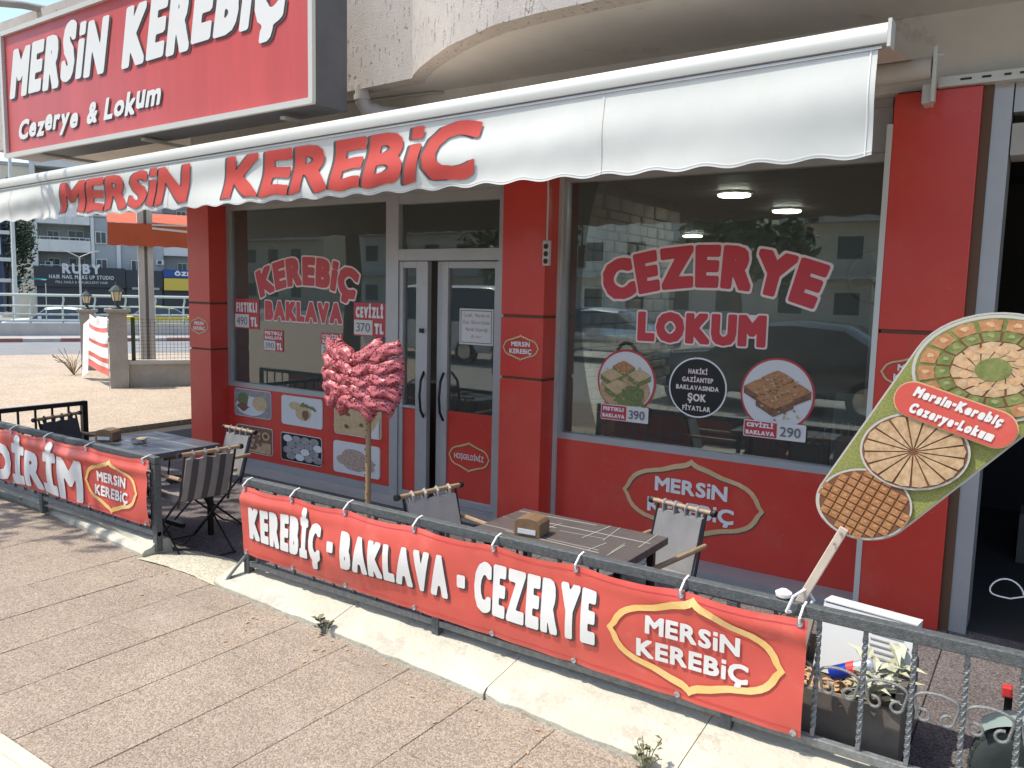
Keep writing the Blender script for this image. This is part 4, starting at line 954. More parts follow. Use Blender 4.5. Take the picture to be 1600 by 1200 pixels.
ringpieces(t1, .228, .168, .72, .91, 16, TP - .003, 'pastry_a', tr); ringpieces(t1, .228, .168, .53, .69, 16, TP - .003, 'pastry_green', tr, 0, .86); 
m = MB(); m.poly([E2(t1, .228 * .70, .168 * .70, 2 * PI * k / 30) for k in range(30)], TP - .0022); m.build('tray_bed', 'brown_line', tr)
ringpieces(t1, .228, .168, .20, .50, 12, TP - .0036, 'pastry_b', tr, .5, .88); m = MB(); m.poly([E2(t1, .05, .036, 2 * PI * k / 20) for k in range(20)], TP - .0045); m.build('pastry', 'pastry_green', tr)
tr = tray(t3, .150, .122, .005, 'brown_line')
for i in range(-8, 9):
    for j in range(-6, 7):
        a = .030; cx, cz = i * a * 1.0 + j * a * .35, j * a * .80 - i * a * .38
        if (cx / .136) ** 2 + (cz / .108) ** 2 < 1.0:
            m = MB(); h = .42; m.poly([(t3[0] + cx + (p * a * 1.0 + q * a * .35) * h * 2 * .5, t3[1] + cz + (q * a * .80 - p * a * .38) * h * 2 * .5) for p, q in ((-1, -1), (1, -1), (1, 1), (-1, 1))], TP - .0085, 0); m.poly(blob(t3[0] + cx + .002, t3[1] + cz + .003, .008, .006, 8, .3, i * 9 + j), TP - .0092, 1); m.build('pastry', ['pastry_grid', 'pastry_a'], tr)
tr = tray(t2, .163, .128, .010, 'brown_line')
for k in range(17):
    q = 2 * PI * k / 17; m = MB(); w = PI / 17 * .86
    m.poly([E2(t2, .012, .010, q), E2(t2, .163 * .55, .128 * .55, q - w), E2(t2, .163 * .90, .128 * .90, q - w), E2(t2, .163 * .93, .128 * .93, q), E2(t2, .163 * .90, .128 * .90, q + w), E2(t2, .163 * .55, .128 * .55, q + w)], TP - .0135); m.build('pastry', 'pastry_b', tr)
# red name plate on the sign
pc = Vector((-.245, 1.413)); dv = Vector((1, -.30)).normalized(); dn = Vector((-dv.y, dv.x))
def plate(w, h, y, mat, nm):
    m = MB(); m.poly([tuple(pc + dv * x + dn * z) for x, z in rrect(-w, -h, w, h, h * .98, 8)], y); return m.build(nm, mat, ts)
plate(.182, .060, TP - .0165, 'cream_line', 'plate_edge'); plate(.178, .056, TP - .019, 'red_banner', 'name_plate')
for s, w, z in (('Mersin-Kerebiç', .26, .012), ('Cezerye-Lokum', .25, -.042)):
    text(s, w, .034, .075, gap=.08, shear=.15, fn=lambda u, v, k: (lambda q: (q.x, TP - .0215, q.y))(pc + dv * (u - w / 2) + dn * (v + z))).build('lettering', 'white_text', ts)
MB().bar((-.80, TY - .0, .42), (-.545, TY - .022, .985), .030, .016, (0, 1, 0)).build('pole', 'pale_wood', ts, bevel=.003)
for z, x in ((.965, -.5535), (.925, -.572)): MB().lathe([(.005, -.004), (.006, 0)], (x, TY - .032, z), 10, 'y').build('screw', 'steel', ts)
MB().tube([(-.71, -1.93, .66), (-.69, -1.93, .72), (-.66, -1.87, .74), (-.64, -1.84, .69), (-.67, -1.85, .64), (-.71, -1.93, .66)], .006, 6).build('lashing', 'cord', ts, smooth=True)
MB().lathe([(.015, 0), (.028, .01), (.03, .022), (.012, .034)], (-.735, -1.885, .69), 10).build('lashing_knot', 'cord', ts, smooth=True)

# ================================================================== FURNITURE
def table(label, x0, x1, y0, y1, z, top, line=None):
    t = thing('terrace_table', label, 'table', ((x0 + x1) / 2, (y0 + y1) / 2, 0), 'tables on the terrace')
    box((x0, y0, z - .035), (x1, y1, z)).build('tabletop', top, t, bevel=.004)
    if line:
        R = random.Random(5); m = MB()
        for k in range(14):
            if k % 2: a = R.uniform(y0 + .03, y1 - .03); b = R.uniform(x0, x1 - .3); m.bar((b, a, z + .0012), (min(x1 - .01, b + R.uniform(.2, .7)), a + R.uniform(-.02, .02), z + .0012), R.uniform(.003, .007), .0015)
            else: a = R.uniform(x0 + .03, x1 - .03); b = R.uniform(y0, y1 - .2); m.bar((a, b, z + .0016), (a + R.uniform(-.03, .03), min(y1 - .01, b + R.uniform(.1, .4)), z + .0016), R.uniform(.003, .006), .0015)
        m.build('grain_lines', line, t)
    else:
        m = MB()
        for k in (1, 2): m.bar((x0 + .004, y0 + (y1 - y0) * k / 3, z + .001), (x1 - .004, y0 + (y1 - y0) * k / 3, z + .001), .006, .0015)
        m.build('board_joint', 'table_line', t)
    for a in (x0 + .06, x1 - .06):
        for b in (y0 + .05, y1 - .05): MB().bar((a, b, 0), (a, b, z - .036), .03, .03, (0, 1, 0)).build('leg', 'black_metal', t)
    box((x0 + .06, (y0 + y1) / 2 - .015, .10), (x1 - .06, (y0 + y1) / 2 + .015, .13)).build('stretcher', 'black_metal', t)
    return t
table('dark table with pale scratched lines behind the long banner', -2.20, -1.40, -1.80, -1.36, .66, 'table_dark', 'table_line')
table('dark plank table behind the left banner beside the striped chair', -5.60, -4.82, -1.80, -1.27, .66, 'table_blue')
def napkin(label, x, y, rz):
    n = thing('napkin_box', label, 'napkin box', (0, 0, 0)); m = MB()
    prof = [(-.065, 0), (.065, 0), (.065, .062), (.05, .078), (.0, .086), (-.05, .078), (-.065, .062)]
    m.prism([(a, -.055, b) for a, b in prof], (0, .11, 0)); m.build('body', 'napkin_box', n, bevel=.003)
    box((-.045, -.058, .012), (.045, -.0555, .034)).build('napkin', 'box_white', n); n.location = (x, y, .662); n.rotation_euler[2] = rz
napkin('brown napkin box on the dark scratched table', -1.925, -1.71, .12); napkin('dark napkin box at the left end of the plank table', -5.50, -1.70, .5)
ah = thing('ashtray', 'small glass ashtray on the plank table', 'ashtray', (-5.25, -1.6, .66)); MB().lathe([(.04, 0), (.05, .005), (.052, .03), (.046, .03), (.04, .012), (.0, .01)], (-5.25, -1.62, .662), 16).build('dish', 'chrome', ah, smooth=True)
for k in range(4): MB().tube([(-5.27 + .012 * k, -1.63, .69), (-5.25 + .012 * k, -1.60 + .01 * k, .70)], .004, 6).build('cigarette_end', 'food_tan', ah)
def chair(label, x, y, rz, cloth, stripe=None, w=.175):
    """folding canvas chair: seat faces +y, backrest at the rear, crossed thin legs"""
    c = thing('folding_chair', label, 'chair', (0, 0, 0), 'folding canvas chairs on the terrace')
    TZ, SZ_ = .72, .40
    MB().tube([(-w - .05, -.29, TZ), (w + .05, -.29, TZ)], .013, 10).build('top_bar', 'bamboo', c, smooth=True)
    for s in (-1, 1):
        MB().lathe([(.016, -.012), (.018, 0), (.016, .012)], (s * (w + .04), -.29, TZ), 10, 'x').build('bar_cap', 'black_metal', c)
        MB().tube([(s * w, -.29, TZ), (s * w, -.22, .44), (s * w, -.19, .36)], .0075, 8).build('back_upright', 'black_metal', c, smooth=True)
        MB().tube([(s * w, -.19, .40), (s * w, .24, .02), (s * w, .27, .012)], .007, 6).build('leg', 'black_metal', c, smooth=True)
        MB().tube([(s * w, .20, .40), (s * w, -.24, .02), (s * w, -.27, .012)], .007, 6).build('leg', 'black_metal', c, smooth=True)
        MB().tube([(s * (w + .02), -.26, .56), (s * (w + .02), .20, .545)], .013, 8).build('armrest', 'bamboo', c, smooth=True)
        MB().tube([(s * (w + .02), .16, .545), (s * w, .19, .40)], .006, 6).build('arm_support', 'black_metal', c)
    MB().tube([(-w, .20, .40), (w, .20, .40)], .008, 6).build('seat_bar', 'black_metal', c); MB().tube([(-w, -.19, .40), (w, -.19, .40)], .008, 6).build('seat_bar', 'black_metal', c)
    MB().tube([(-w, .27, .014), (w, .27, .014)], .006, 6).build('foot_bar', 'black_metal', c); MB().tube([(-w, -.27, .014), (w, -.27, .014)], .006, 6).build('foot_bar', 'black_metal', c)
    def backp(u, v, d): 
        z = .40 + (TZ - .035 - .40) * v; yy = -.20 - .085 * v - .012 * math.sin(PI * u) * math.sin(PI * v)
        return ((u - .5) * 2 * (w - .012), yy + d, z + .006 * math.sin(u * 19) * v)
    m = MB(); m.grid(10, 8, lambda u, v: backp(u, v, .014)); m.grid(10, 8, lambda u, v: backp(u, v, -.006)); 
    e = [(0, v / 8) for v in range(9)] + [(u / 10, 1) for u in range(1, 11)] + [(1, 1 - v / 8) for v in range(1, 9)]
    m.add([backp(u, v, .014) for u, v in e] + [backp(u, v, -.006) for u, v in e], [(i, i + 1, len(e) + i + 1, len(e) + i) for i in range(len(e) - 1)])
    bk_ = m.build('backrest', cloth, c, smooth=True)
    if stripe:
        for k in range(3):
            m = MB(); u0 = .12 + k * .29; m.grid(2, 8, lambda u, v: backp(u0 + .13 * u, v, -.009)); m.grid(2, 8, lambda u, v: backp(u0 + .13 * u, v, .017)); m.build('stripe', stripe, bk_)
    for k in range(4): 
        u = (-.75 + k * .5) * (w - .01); m = MB(); m.tube([(u, -.283, TZ - .045), (u, -.305, TZ), (u, -.29, TZ + .016), (u, -.275, TZ), (u, -.277, TZ - .045)], .009, 5); m.build('strap', cloth, c)
    m = MB(); m.grid(8, 8, lambda u, v: ((u - .5) * 2 * (w - .008), -.18 + .37 * v, .425 - .025 * math.sin(PI * u) * math.sin(PI * v))); m.grid(8, 8, lambda u, v: ((u - .5) * 2 * (w - .008), -.18 + .37 * v, .393 - .025 * math.sin(PI * u) * math.sin(PI * v)))
    e = [(u / 8, 0) for u in range(9)] + [(1, v / 8) for v in range(1, 9)] + [(1 - u / 8, 1) for u in range(1, 9)] + [(0, 1 - v / 8) for v in range(1, 9)]
    q = lambda u, v, z: ((u - .5) * 2 * (w - .008), -.18 + .37 * v, z); m.add([q(u, v, .425) for u, v in e] + [q(u, v, .393) for u, v in e], [(i, i + 1, len(e) + i + 1, len(e) + i) for i in range(len(e) - 1)])
    m.build('seat', cloth, c, smooth=True)
    c.location = (x, y, 0.002); c.rotation_euler[2] = rz; return c
chair('grey canvas chair behind the scratched table facing the street', -1.53, -1.31, PI - .19, 'canvas_grey', None, .14)
chair('beige canvas chair left of the scratched table', -2.36, -1.63, -PI / 2 - .18, 'canvas_beige')
chair('dark striped canvas chair with its back to the entrance gap', -4.68, -1.63, PI / 2 - .08, 'canvas_stripe', 'canvas_dark')
chair('pale grey canvas chair between the plank table and the food posters', -4.93, -1.33, PI - .07, 'canvas_grey', None, .15)
chair('dark canvas chair at the far left end of the plank table', -6.15, -1.50, -PI / 2 + .3, 'canvas_dark')

# ================================================================== CANDY BAG STAND
CX, CY = -3.905, -.74
cs = thing('bag_stand', 'wooden peg pole standing behind the long banner, hung with pink bags', 'stand', (CX, CY, 0))
MB().tube([(CX, CY, .02), (CX + .003, CY, .7), (CX, CY, 1.30)], [.021, .020, .017], 12).build('pole', 'wood_pole', cs, smooth=True); MB().lathe([(.17, 0), (.17, .02), (.05, .035)], (CX, CY, .002), 20).build('foot', 'wood_pole', cs, smooth=True)
for k in range(14): MB().lathe([(.004, -.004), (.005, 0)], (CX + rs.uniform(-.012, .012), CY - .0205, .30 + k * .045), 6, 'y').build('peg_hole', 'peg_dark', cs)
def pillow(L, H, T, seed):
    R = random.Random(seed); m = MB(); ph = R.uniform(0, 6)
    def f(sg):
        def g_(u, v):
            a, b = 2 * u - 1, 2 * v - 1
            pinch = 1 - .55 * max(0, -a - .45) / .55 
            t = T * (max(0, 1 - abs(a) ** 3) * max(0, 1 - b ** 4)) ** .5 * (1 + .12 * math.sin(7 * a + ph) * math.cos(5 * b + ph))
            fr = .008 * math.sin(23 * a + ph) * abs(b) ** 3 + .008 * math.sin(19 * b + ph) * abs(a) ** 3
            return (a * L / 2 + fr, sg * t, b * H / 2 * pinch + fr + .012 * math.sin(4 * a + ph))
        return g_
    m.grid(16, 10, f(1)); m.grid(16, 10, f(-1)); return m
pil = [pillow(.30, .118, .05, k) for k in range(3)]; bm0 = []
lay = [(-.27, .06, 24), (-.285, -.05, 12), (-.285, -.145, 3), (-.275, -.24, -8), (-.235, -.33, -20), (-.12, .05, 30), (-.12, -.06, 16), (-.115, -.16, 6), (-.115, -.255, -6), (-.09, -.35, -26),
       (.26, .07, 24), (.28, -.04, 12), (.28, -.135, 3), (.27, -.23, -8), (.22, -.325, -20), (.11, .06, 30), (.12, -.05, 16), (.12, -.155, 6), (.115, -.25, -6), (.07, -.355, -30)]
for i, (dx, dz, a) in enumerate(lay):
    if i < 3: o = pil[i].build('candy_bag', 'bag_dots', smooth=True); bm0.append(o)
    else: o = bm0[i % 3].copy(); COL.objects.link(o)
    ang = math.radians(-a if dx < 0 else a)
    dx *= .90; dz *= .86; o.scale = (.88, .84, .84); o.location = (CX + dx - .02, CY - .05 - .055 * (1 - abs(dx) / .3) - .006 * (i % 5), 1.285 + dz); o.rotation_euler = (rs.uniform(-.12, .12) - .3, -ang + (PI if dx < 0 else 0), rs.uniform(-.1, .1) + (.30 if dx > 0 else -.30))
    col = ('outer left', 'inner left', 'outer right', 'inner right')[i // 5]; row = ('topmost', 'second', 'middle', 'fourth', 'lowest')[i % 5]
    tag(o, f'pink spotted bag of sweets, {row} of the {col} row on the peg pole', 'sweet bag', 'pink bags on the peg pole')

# ================================================================== SMALL THINGS ON THE SHOP FRONT
ps = thing('power_strip', 'three socket power strip hanging on the pillar left of the right window', 'power strip', (-2.81, -.02, 1.96))
box((-2.955, -.035, 1.955), (-2.900, -.008, 2.125)).build('body', 'pvc', ps, bevel=.004)
for k in range(3): MB().lathe([(.017, -.003), (.019, 0)], (-2.9275, -.036, 1.985 + k * .05), 12, 'y').build('socket', 'interior_dark', ps)
MB().tube([(-2.93, -.02, 2.125), (-2.928, -.022, 2.4), (-2.94, -.02, 2.86)], .006, 6).build('cable', 'pvc', ps, smooth=True)
pp = thing('drain_pipe', 'pale plastic drain elbow under the balcony corner', 'pipe', (-4.3, -.3, 3.1))
MB().tube([(-4.42, -.28, 3.27), (-4.42, -.28, 3.16), (-4.40, -.26, 3.11), (-4.35, -.22, 3.085), (-4.1, .05, 3.07), (-3.9, .3, 3.06)], .055, 12).build('pipe', 'pvc', pp, smooth=True); MB().tube([(-4.42, -.28, 3.20), (-4.42, -.28, 3.165)], .064, 12).build('collar', 'pvc', pp, smooth=True); MB().tube([(-4.365, -.235, 3.09), (-4.33, -.20, 3.08)], .064, 12).build('collar', 'pvc', pp, smooth=True)
co = tag(MB().tube([(-.10 + .075 * math.cos(a) , .02 + .0 * a, .29 + .05 * math.sin(a) - .01 * math.cos(2 * a)) for a in [2 * PI * k / 24 for k in range(20)]] + [(.05, .03, .30), (.2, .04, .5)], .004, 6).build('cable_loop', 'cord', smooth=True), 'thin white cable loop hanging in the dark doorway', 'cable')

# ================================================================== PLANTER, BOX, CAN, SCOOTER
pl = thing('planter', 'dark wooden trough with trailing plants behind the right end of the railing', 'planter', (-.55, -1.5, 0))
px0, px1, py0, py1 = -.80, -.345, -1.72, -1.28
for a, b in (((px0, py0, .10), (px1, py0 + .025, .30)), ((px0, py1 - .025, .10), (px1, py1, .34)), ((px0, py0 + .026, .10), (px0 + .025, py1 - .026, .32)), ((px1 - .025, py0 + .026, .08), (px1, py1 - .026, .36))): box(a, b).build('side_board', 'planter_wood', pl)
box((px0 + .026, py0 + .026, .10), (px1 - .026, py1 - .026, .14)).build('base_board', 'planter_wood', pl)
for x in (px0 + .03, px1 - .03): MB().bar((x, py0 - .02, .0), (x, py1 + .02, .44), .028, .035, (1, 0, 0)).build('leg', 'planter_wood', pl); MB().bar((x, py1 + .02, 0), (x, py1 - .03, .30), .028, .03, (1, 0, 0)).build('leg', 'planter_wood', pl)
m = MB(); m.grid(14, 10, lambda u, v: (px0 + .028 + (px1 - px0 - .056) * u, py0 + .028 + (py1 - py0 - .056) * v, .225 + .03 * math.sin(7 * u + 5 * v) * math.sin(6 * v))); m.build('soil', 'soil', pl, smooth=True)
def leafblade(m, p, d, L, w, up):
    p = Vector(p); d = Vector(d).normalized(); s = d.cross(Vector((0, 0, 1))).normalized()
    a = [p, p + d * L * .45 + s * w + Vector((0, 0, up * L * .3)), p + d * L + Vector((0, 0, up * L * .1)), p + d * L * .45 - s * w + Vector((0, 0, up * L * .3)), p + d * L * .5 + Vector((0, 0, up * L * .2))]
    m.add(a, [(0, 1, 4), (1, 2, 4), (2, 3, 4), (3, 0, 4)])
R = random.Random(9)
for cx, cy, n in ((-.47, -1.60, 26), (-.40, -1.50, 22), (-.44, -1.70, 14)):
    for k in range(n):
        m = MB(); a = R.uniform(0, 2 * PI); leafblade(m, (cx + R.uniform(-.03, .03), cy + R.uniform(-.03, .03), .26 + R.uniform(0, .14)), (math.cos(a), math.sin(a), R.uniform(.0, .6)), R.uniform(.07, .12), R.uniform(.014, .022), R.uniform(.5, 1)); m.build('leaf', 'plant_leaf', pl)
m = MB()
for k in range(160): a = R.uniform(0, 6.3); leafblade(m, (R.uniform(-.75, -.46), R.uniform(-1.70, -1.48), .235 + R.uniform(0, .05)), (math.cos(a), math.sin(a), R.uniform(-.3, .6)), R.uniform(.03, .07), R.uniform(.006, .014), R.uniform(-.5, .8))
tag(m.build('dry_litter', 'dry_leaf', pl), kind='stuff')
bx = thing('cardboard_box', 'white printed carton standing in the planter', 'box', (-.55, -1.4, .25))
m = MB(); q0 = [(-.735, -1.36, .235), (-.35, -1.36, .25)]; m.add([(-.715, -1.44, .24), (-.36, -1.44, .25), (-.36, -1.33, .25), (-.715, -1.33, .24), (-.715, -1.40, .515), (-.36, -1.40, .52), (-.36, -1.30, .52), (-.715, -1.30, .515)], [(0, 1, 2, 3), (4, 5, 6, 7), (0, 1, 5, 4), (1, 2, 6, 5), (2, 3, 7, 6), (3, 0, 4, 7)]); m.build('carton', 'box_white', bx)
for k in range(6): box((-.52, -1.425 + k * .004 - .005, .36 + k * .022), (-.38 - .02 * (k % 3), -1.425 + k * .004 - .003, .365 + k * .022)).build('print_line', 'letter_grey', bx)
box((-.715, -1.404, .5205), (-.36, -1.295, .525)).build('lid_flap', 'box_white', bx)
bx.rotation_euler = (-.12, .035, -.06)
cn = thing('drink_can', 'blue and silver drink can lying in the planter', 'can', (-.53, -1.6, .38))
d_ = Vector((.15, .02, .075)).normalized(); a0 = Vector((-.61, -1.62, .335))
MB().tube([a0, a0 + d_ * .008, a0 + d_ * .085], [.022, .028, .028], 16).build('body', 'can_blue', cn, smooth=True); MB().tube([a0 + d_ * .085, a0 + d_ * .155, a0 + d_ * .165], [.0281, .0281, .022], 16).build('body', 'can_silver', cn, smooth=True); MB().tube([a0 + d_ * .07, a0 + d_ * .10], .0287, 16, False).build('red_mark', 'can_red', cn)
sc = thing('scooter', 'scooter front wheel and mudguard at the lower right corner', 'scooter', (.12, -1.55, 0))
wc = (.035, -1.62, .165); m = MB()
m.lathe([(.10, -.045), (.135, -.052), (.158, -.04), (.165, 0), (.158, .04), (.135, .052), (.10, .045)], wc, 40, 'y'); m.build('tyre', 'rubber', sc, smooth=True)
tb = None
for k in range(30):
    a = 2 * PI * k / 30
    for s in (-1, 1):
        o = box((-.011, -.013, -.004), (.011, .013, .006)).build('tread_block', 'rubber', sc); 
        o.matrix_basis = Matrix.Translation((wc[0] + .163 * math.cos(a + s * .05), wc[1] + s * .026, wc[2] + .163 * math.sin(a + s * .05))) @ Matrix.Rotation(-a + PI / 2, 4, 'Y')
MB().lathe([(.03, -.05), (.10, -.03), (.10, .03), (.03, .05)], wc, 24, 'y').build('rim', 'chrome', sc, smooth=True)
m = MB(); m.grid(14, 8, lambda u, v: (wc[0] + (.192 + .012 * math.sin(PI * v)) * math.cos(PI * (.74 - .62 * u)), wc[1] - .065 + .13 * v, wc[2] + (.192 + .022 * math.sin(PI * v)) * math.sin(PI * (.74 - .62 * u)))); m.build('mudguard', 'fender', sc, smooth=True)
for s in (-1, 1): MB().tube([(wc[0], wc[1] + s * .075, wc[2]), (wc[0] + .10, wc[1] + s * .07, .45), (wc[0] + .22, wc[1] + s * .06, .80)], .016, 8).build('fork', 'black_metal', sc, smooth=True)
m = MB(); m.box((-.055, -1.50, .365), (-.022, -1.465, .405)); m.build('red_reflector', 'can_red', sc, bevel=.006); box((-.045, -1.485, .20), (-.02, -1.465, .36)).build('bracket', 'black_metal', sc)
m = MB(); m.grid(10, 8, lambda u, v: (.27 + .25 * u, -1.80 + .4 * v, .35 + .5 * u + .08 * math.sin(PI * v))); m.build('front_shield', 'fender', sc, smooth=True)

# ================================================================== WEEDS
def weed(label, x, y, n, h):
    w_ = thing('weed', label, 'weed', (x, y, .06)); R = random.Random(int(abs(x) * 50))
    for k in range(n):
        a = R.uniform(0, 6.28); L = R.uniform(.02, .045); tip = (x + math.cos(a) * h * .6, y + math.sin(a) * h * .3 - .01, .075 + R.uniform(.2, 1) * h)
        MB().tube([(x, y, .05), ((x + tip[0]) / 2, (y + tip[1]) / 2, .05 + (tip[2] - .05) * .65), tip], .0018, 4).build('stem', 'weed', w_)
        for q in range(4):
            m = MB(); b = R.uniform(0, 6.28); f = R.uniform(.4, 1); leafblade(m, (x + (tip[0] - x) * f, y + (tip[1] - y) * f, .06 + (tip[2] - .06) * f), (math.cos(b), math.sin(b), .4), L, L * .38, .6); m.build('leaf', 'weed', w_)
weed('small weed growing at the kerb joint under the banner', -2.885, -2.095, 6, .07); weed('taller weed at the kerb near the bottom edge of the picture', -1.09, -2.235, 7, .13)

# ================================================================== BACKGROUND, LEFT: GATE POSTS, WALL, BARRIER
def lantern(label, u, w, zb, k=1.):
    t = thing('lantern', label, 'lantern', bg(u, w, zb)); c = bg(u, w, zb)
    MB().lathe([(.075 * k, 0), (.08 * k, .02 * k), (.035 * k, .05 * k), (.03 * k, .10 * k), (.05 * k, .13 * k)], c, 10).build('base', 'lantern_metal', t, smooth=True)
    MB().lathe([(.055 * k, .13 * k), (.085 * k, .27 * k)], c, 6).build('glass', 'lantern_glass', t); MB().lathe([(.115 * k, .27 * k), (.11 * k, .285 * k), (.06 * k, .34 * k), (.02 * k, .37 * k), (.012 * k, .42 * k)], c, 6).build('roof', 'lantern_metal', t)
    for q in range(6):
        a = 2 * PI * q / 6; MB().tube([(c[0] + .056 * k * math.cos(a), c[1] + .056 * k * math.sin(a), zb + .13 * k), (c[0] + .087 * k * math.cos(a), c[1] + .087 * k * math.sin(a), zb + .27 * k)], .006 * k, 4).build('bar', 'lantern_metal', t)
def gatepost(label, u0, u1, w0, w1, z1):
    t = thing('gate_post', label, 'gate post', bg((u0 + u1) / 2, (w0 + w1) / 2, .05)); bgbox(MB(), u0, u1, w0, w1, .05, z1).build('shaft', 'concrete', t); bgbox(MB(), u0 - .03, u1 + .03, w0 - .03, w1 + .03, z1 + .002, z1 + .022).build('cap_moulding', 'concrete', t); bgbox(MB(), u0 - .06, u1 + .06, w0 - .06, w1 + .06, z1 + .024, z1 + .07).build('cap', 'concrete', t)
gatepost('nearer grey concrete gate post with a lantern on top', .17, .44, 14.72, 15.0, 1.29); gatepost('farther grey concrete gate post behind the draped banner', -.30, -.04, 18.0, 18.26, 1.19)
lantern('lantern on the nearer gate post', .30, 14.86, 1.36, 1.05); lantern('lantern on the farther gate post', -.17, 18.13, 1.26, .95)
t = thing('draped_banner', 'torn red and white banner draped from the gate post', 'banner', bg(.05, 15.2, .2))
bgbox(MB(), .145, .155, 14.72, 14.735, .06, 1.26).build('frame_bar', 'white_alu', t)
def drape(u, v): 
    return bg(.15 - .26 * u - .05 * (1 - v) * u, 14.74 + 1.2 * u + .06 * math.sin(9 * u + 5 * v) + .03 * math.sin(17 * v), .24 + (1.0 - .06 * math.sin(PI * u)) * v + .10 * u * (1 - v))
for i, (a, b, mt) in enumerate(((0, .13, 'red_banner'), (.13, .21, 'white_print'), (.21, .30, 'red_banner'), (.30, .48, 'white_print'), (.48, .55, 'red_banner'), (.55, .74, 'white_print'), (.74, .82, 'red_banner'), (.82, 1, 'white_print'))):
    m = MB(); m.grid(14, 5, lambda u, v: drape(u, a + (b - a) * v)); m.build('cloth_band', mt, t, smooth=True)
m = MB(); m.grid(8, 14, lambda u, v: bg(-.12 - .10 * u - .05 * (1 - v), 16.0 + .5 * u + .05 * math.sin(8 * v), .20 + .95 * v - .12 * u)); m.build('torn_end', 'white_print', t, smooth=True)
t = thing('boundary_wall', 'low grey wall with wire mesh fence right of the gate post', 'wall', bg(1.2, 14.9, .05))
bgbox(MB(), .45, 4.2, 14.78, 14.98, .05, .44).build('wall', 'concrete', t); bgbox(MB(), .445, 4.25, 14.75, 15.01, .442, .50).build('coping', 'concrete_light', t); bgbox(MB(), .50, .56, 14.85, 14.90, .502, 1.22).build('post', 'leaf_dark', t)
m = MB()
for k in range(34): m.bar(bg(.56 + k * .06, 14.87, .51), bg(.56 + k * .06, 14.87, 1.2), .004, .004, (1, 0, 0))
for k in range(12): m.bar(bg(.56, 14.87, .53 + k * .06), bg(2.6, 14.87, .53 + k * .06), .004, .004)
tag(m.build('wire_mesh', 'lantern_metal', t), kind='stuff')
t = thing('utility_pole', 'pale concrete H section utility pole behind the wire mesh fence', 'pole', bg(.83, 16.5, .05))
bgbox(MB(), .71, .815, 16.45, 16.7, .04, 7).build('flange', 'concrete_light', t); bgbox(MB(), .868, .965, 16.45, 16.7, .04, 7).build('flange', 'concrete_light', t); bgbox(MB(), .816, .867, 16.52, 16.62, .04, 7).build('web', 'concrete', t)
t = thing('orange_awning', 'orange awning of the neighbouring shop seen left of the red pillar', 'awning', bg(1, 16, 2.5))
m = MB(); m.grid(20, 6, lambda u, v: bg(.22 + 2.4 * u, 16.4 - .05 * math.sin(3 * u), 2.47 + .40 * v + .03 * u * 0 - (.012 * math.sin(50 * u) if v == 0 else 0))); m.build('valance', 'orange_cloth', t, smooth=True)
m = MB(); m.grid(6, 4, lambda u, v: bg(.22 + 2.4 * u, 16.4 + 2.0 * v, 2.88 + .35 * v)); m.build('canopy', 'orange_cloth', t); m = MB(); m.bar(bg(.95, 16.37, 2.80), bg(2.4, 16.37, 2.72), .05, .04); m.bar(bg(.95, 16.37, 2.86), bg(2.4, 16.37, 2.90), .05, .03); m.build('arm', 'white_alu', t)
t = thing('barrier', 'concrete barrier with pale green tube railing across the road', 'barrier', bg(0, 31, 0)); bgbox(MB(), -14, 14, 30.9, 31.25, -.06, .43).build('plinth', 'concrete_light', t)
for z, r in ((1.36, .045), (1.0, .03), (.72, .03), (.50, .025)): MB().tube([bg(-14, 31 - (.08 if z > 1.2 else 0), z), bg(14, 31 - (.08 if z > 1.2 else 0), z)], r, 8).build('rail', 'rail_green', t, smooth=True)
q = None
for k in range(29):
    u = -13.3 + k * .945
    if q is None: q = MB().tube([bg(0, 31.05, .42), bg(0, 31.04, 1.0), bg(.04, 31.0, 1.22), bg(.02, 30.93, 1.36)], .035, 6).build('post', 'rail_green', t); q.location = (u * EU[0], u * EU[1], 0)
    else: inst('post', q, t, (u * EU[0], u * EU[1], 0))
    if k < 28: 
        if k == 0: p2 = MB().tube([bg(.47, 31.0, .50), bg(.47, 31.0, 1.0)], .018, 5).build('picket', 'rail_green', t); p2.location = (u * EU[0], u * EU[1], 0)
        else: inst('picket', p2, t, (u * EU[0], u * EU[1], 0))
fk = bgbox(MB(), -14, 14, 28.3, 30.9, -.06, .02).build('far_pavement', 'concrete'); tag(fk, kind='structure')
for k in range(22):
    u = -11 + k * 1.0; bgbox(MB(), u, u + .985, 28.05 + .0 * k, 28.30, -.06, .09).build('kerb_block', 'kerb_red' if k % 3 else 'concrete_light', fk)
t = thing('dry_bush', 'dry leafless bush beside the draped banner', 'bush', bg(-.35, 17.2, .05))
for k in range(22):
    a = rs.uniform(0, 6.28); c = bg(-.42, 17.2, .05); MB().tube([c, (c[0] + .15 * math.cos(a), c[1] + .15 * math.sin(a), .22 + rs.uniform(0, .12)), (c[0] + .35 * math.cos(a), c[1] + .35 * math.sin(a), .3 + rs.uniform(0, .3))], .006, 4).build('twig', 'dry_leaf' if k % 2 else 'weed', t)
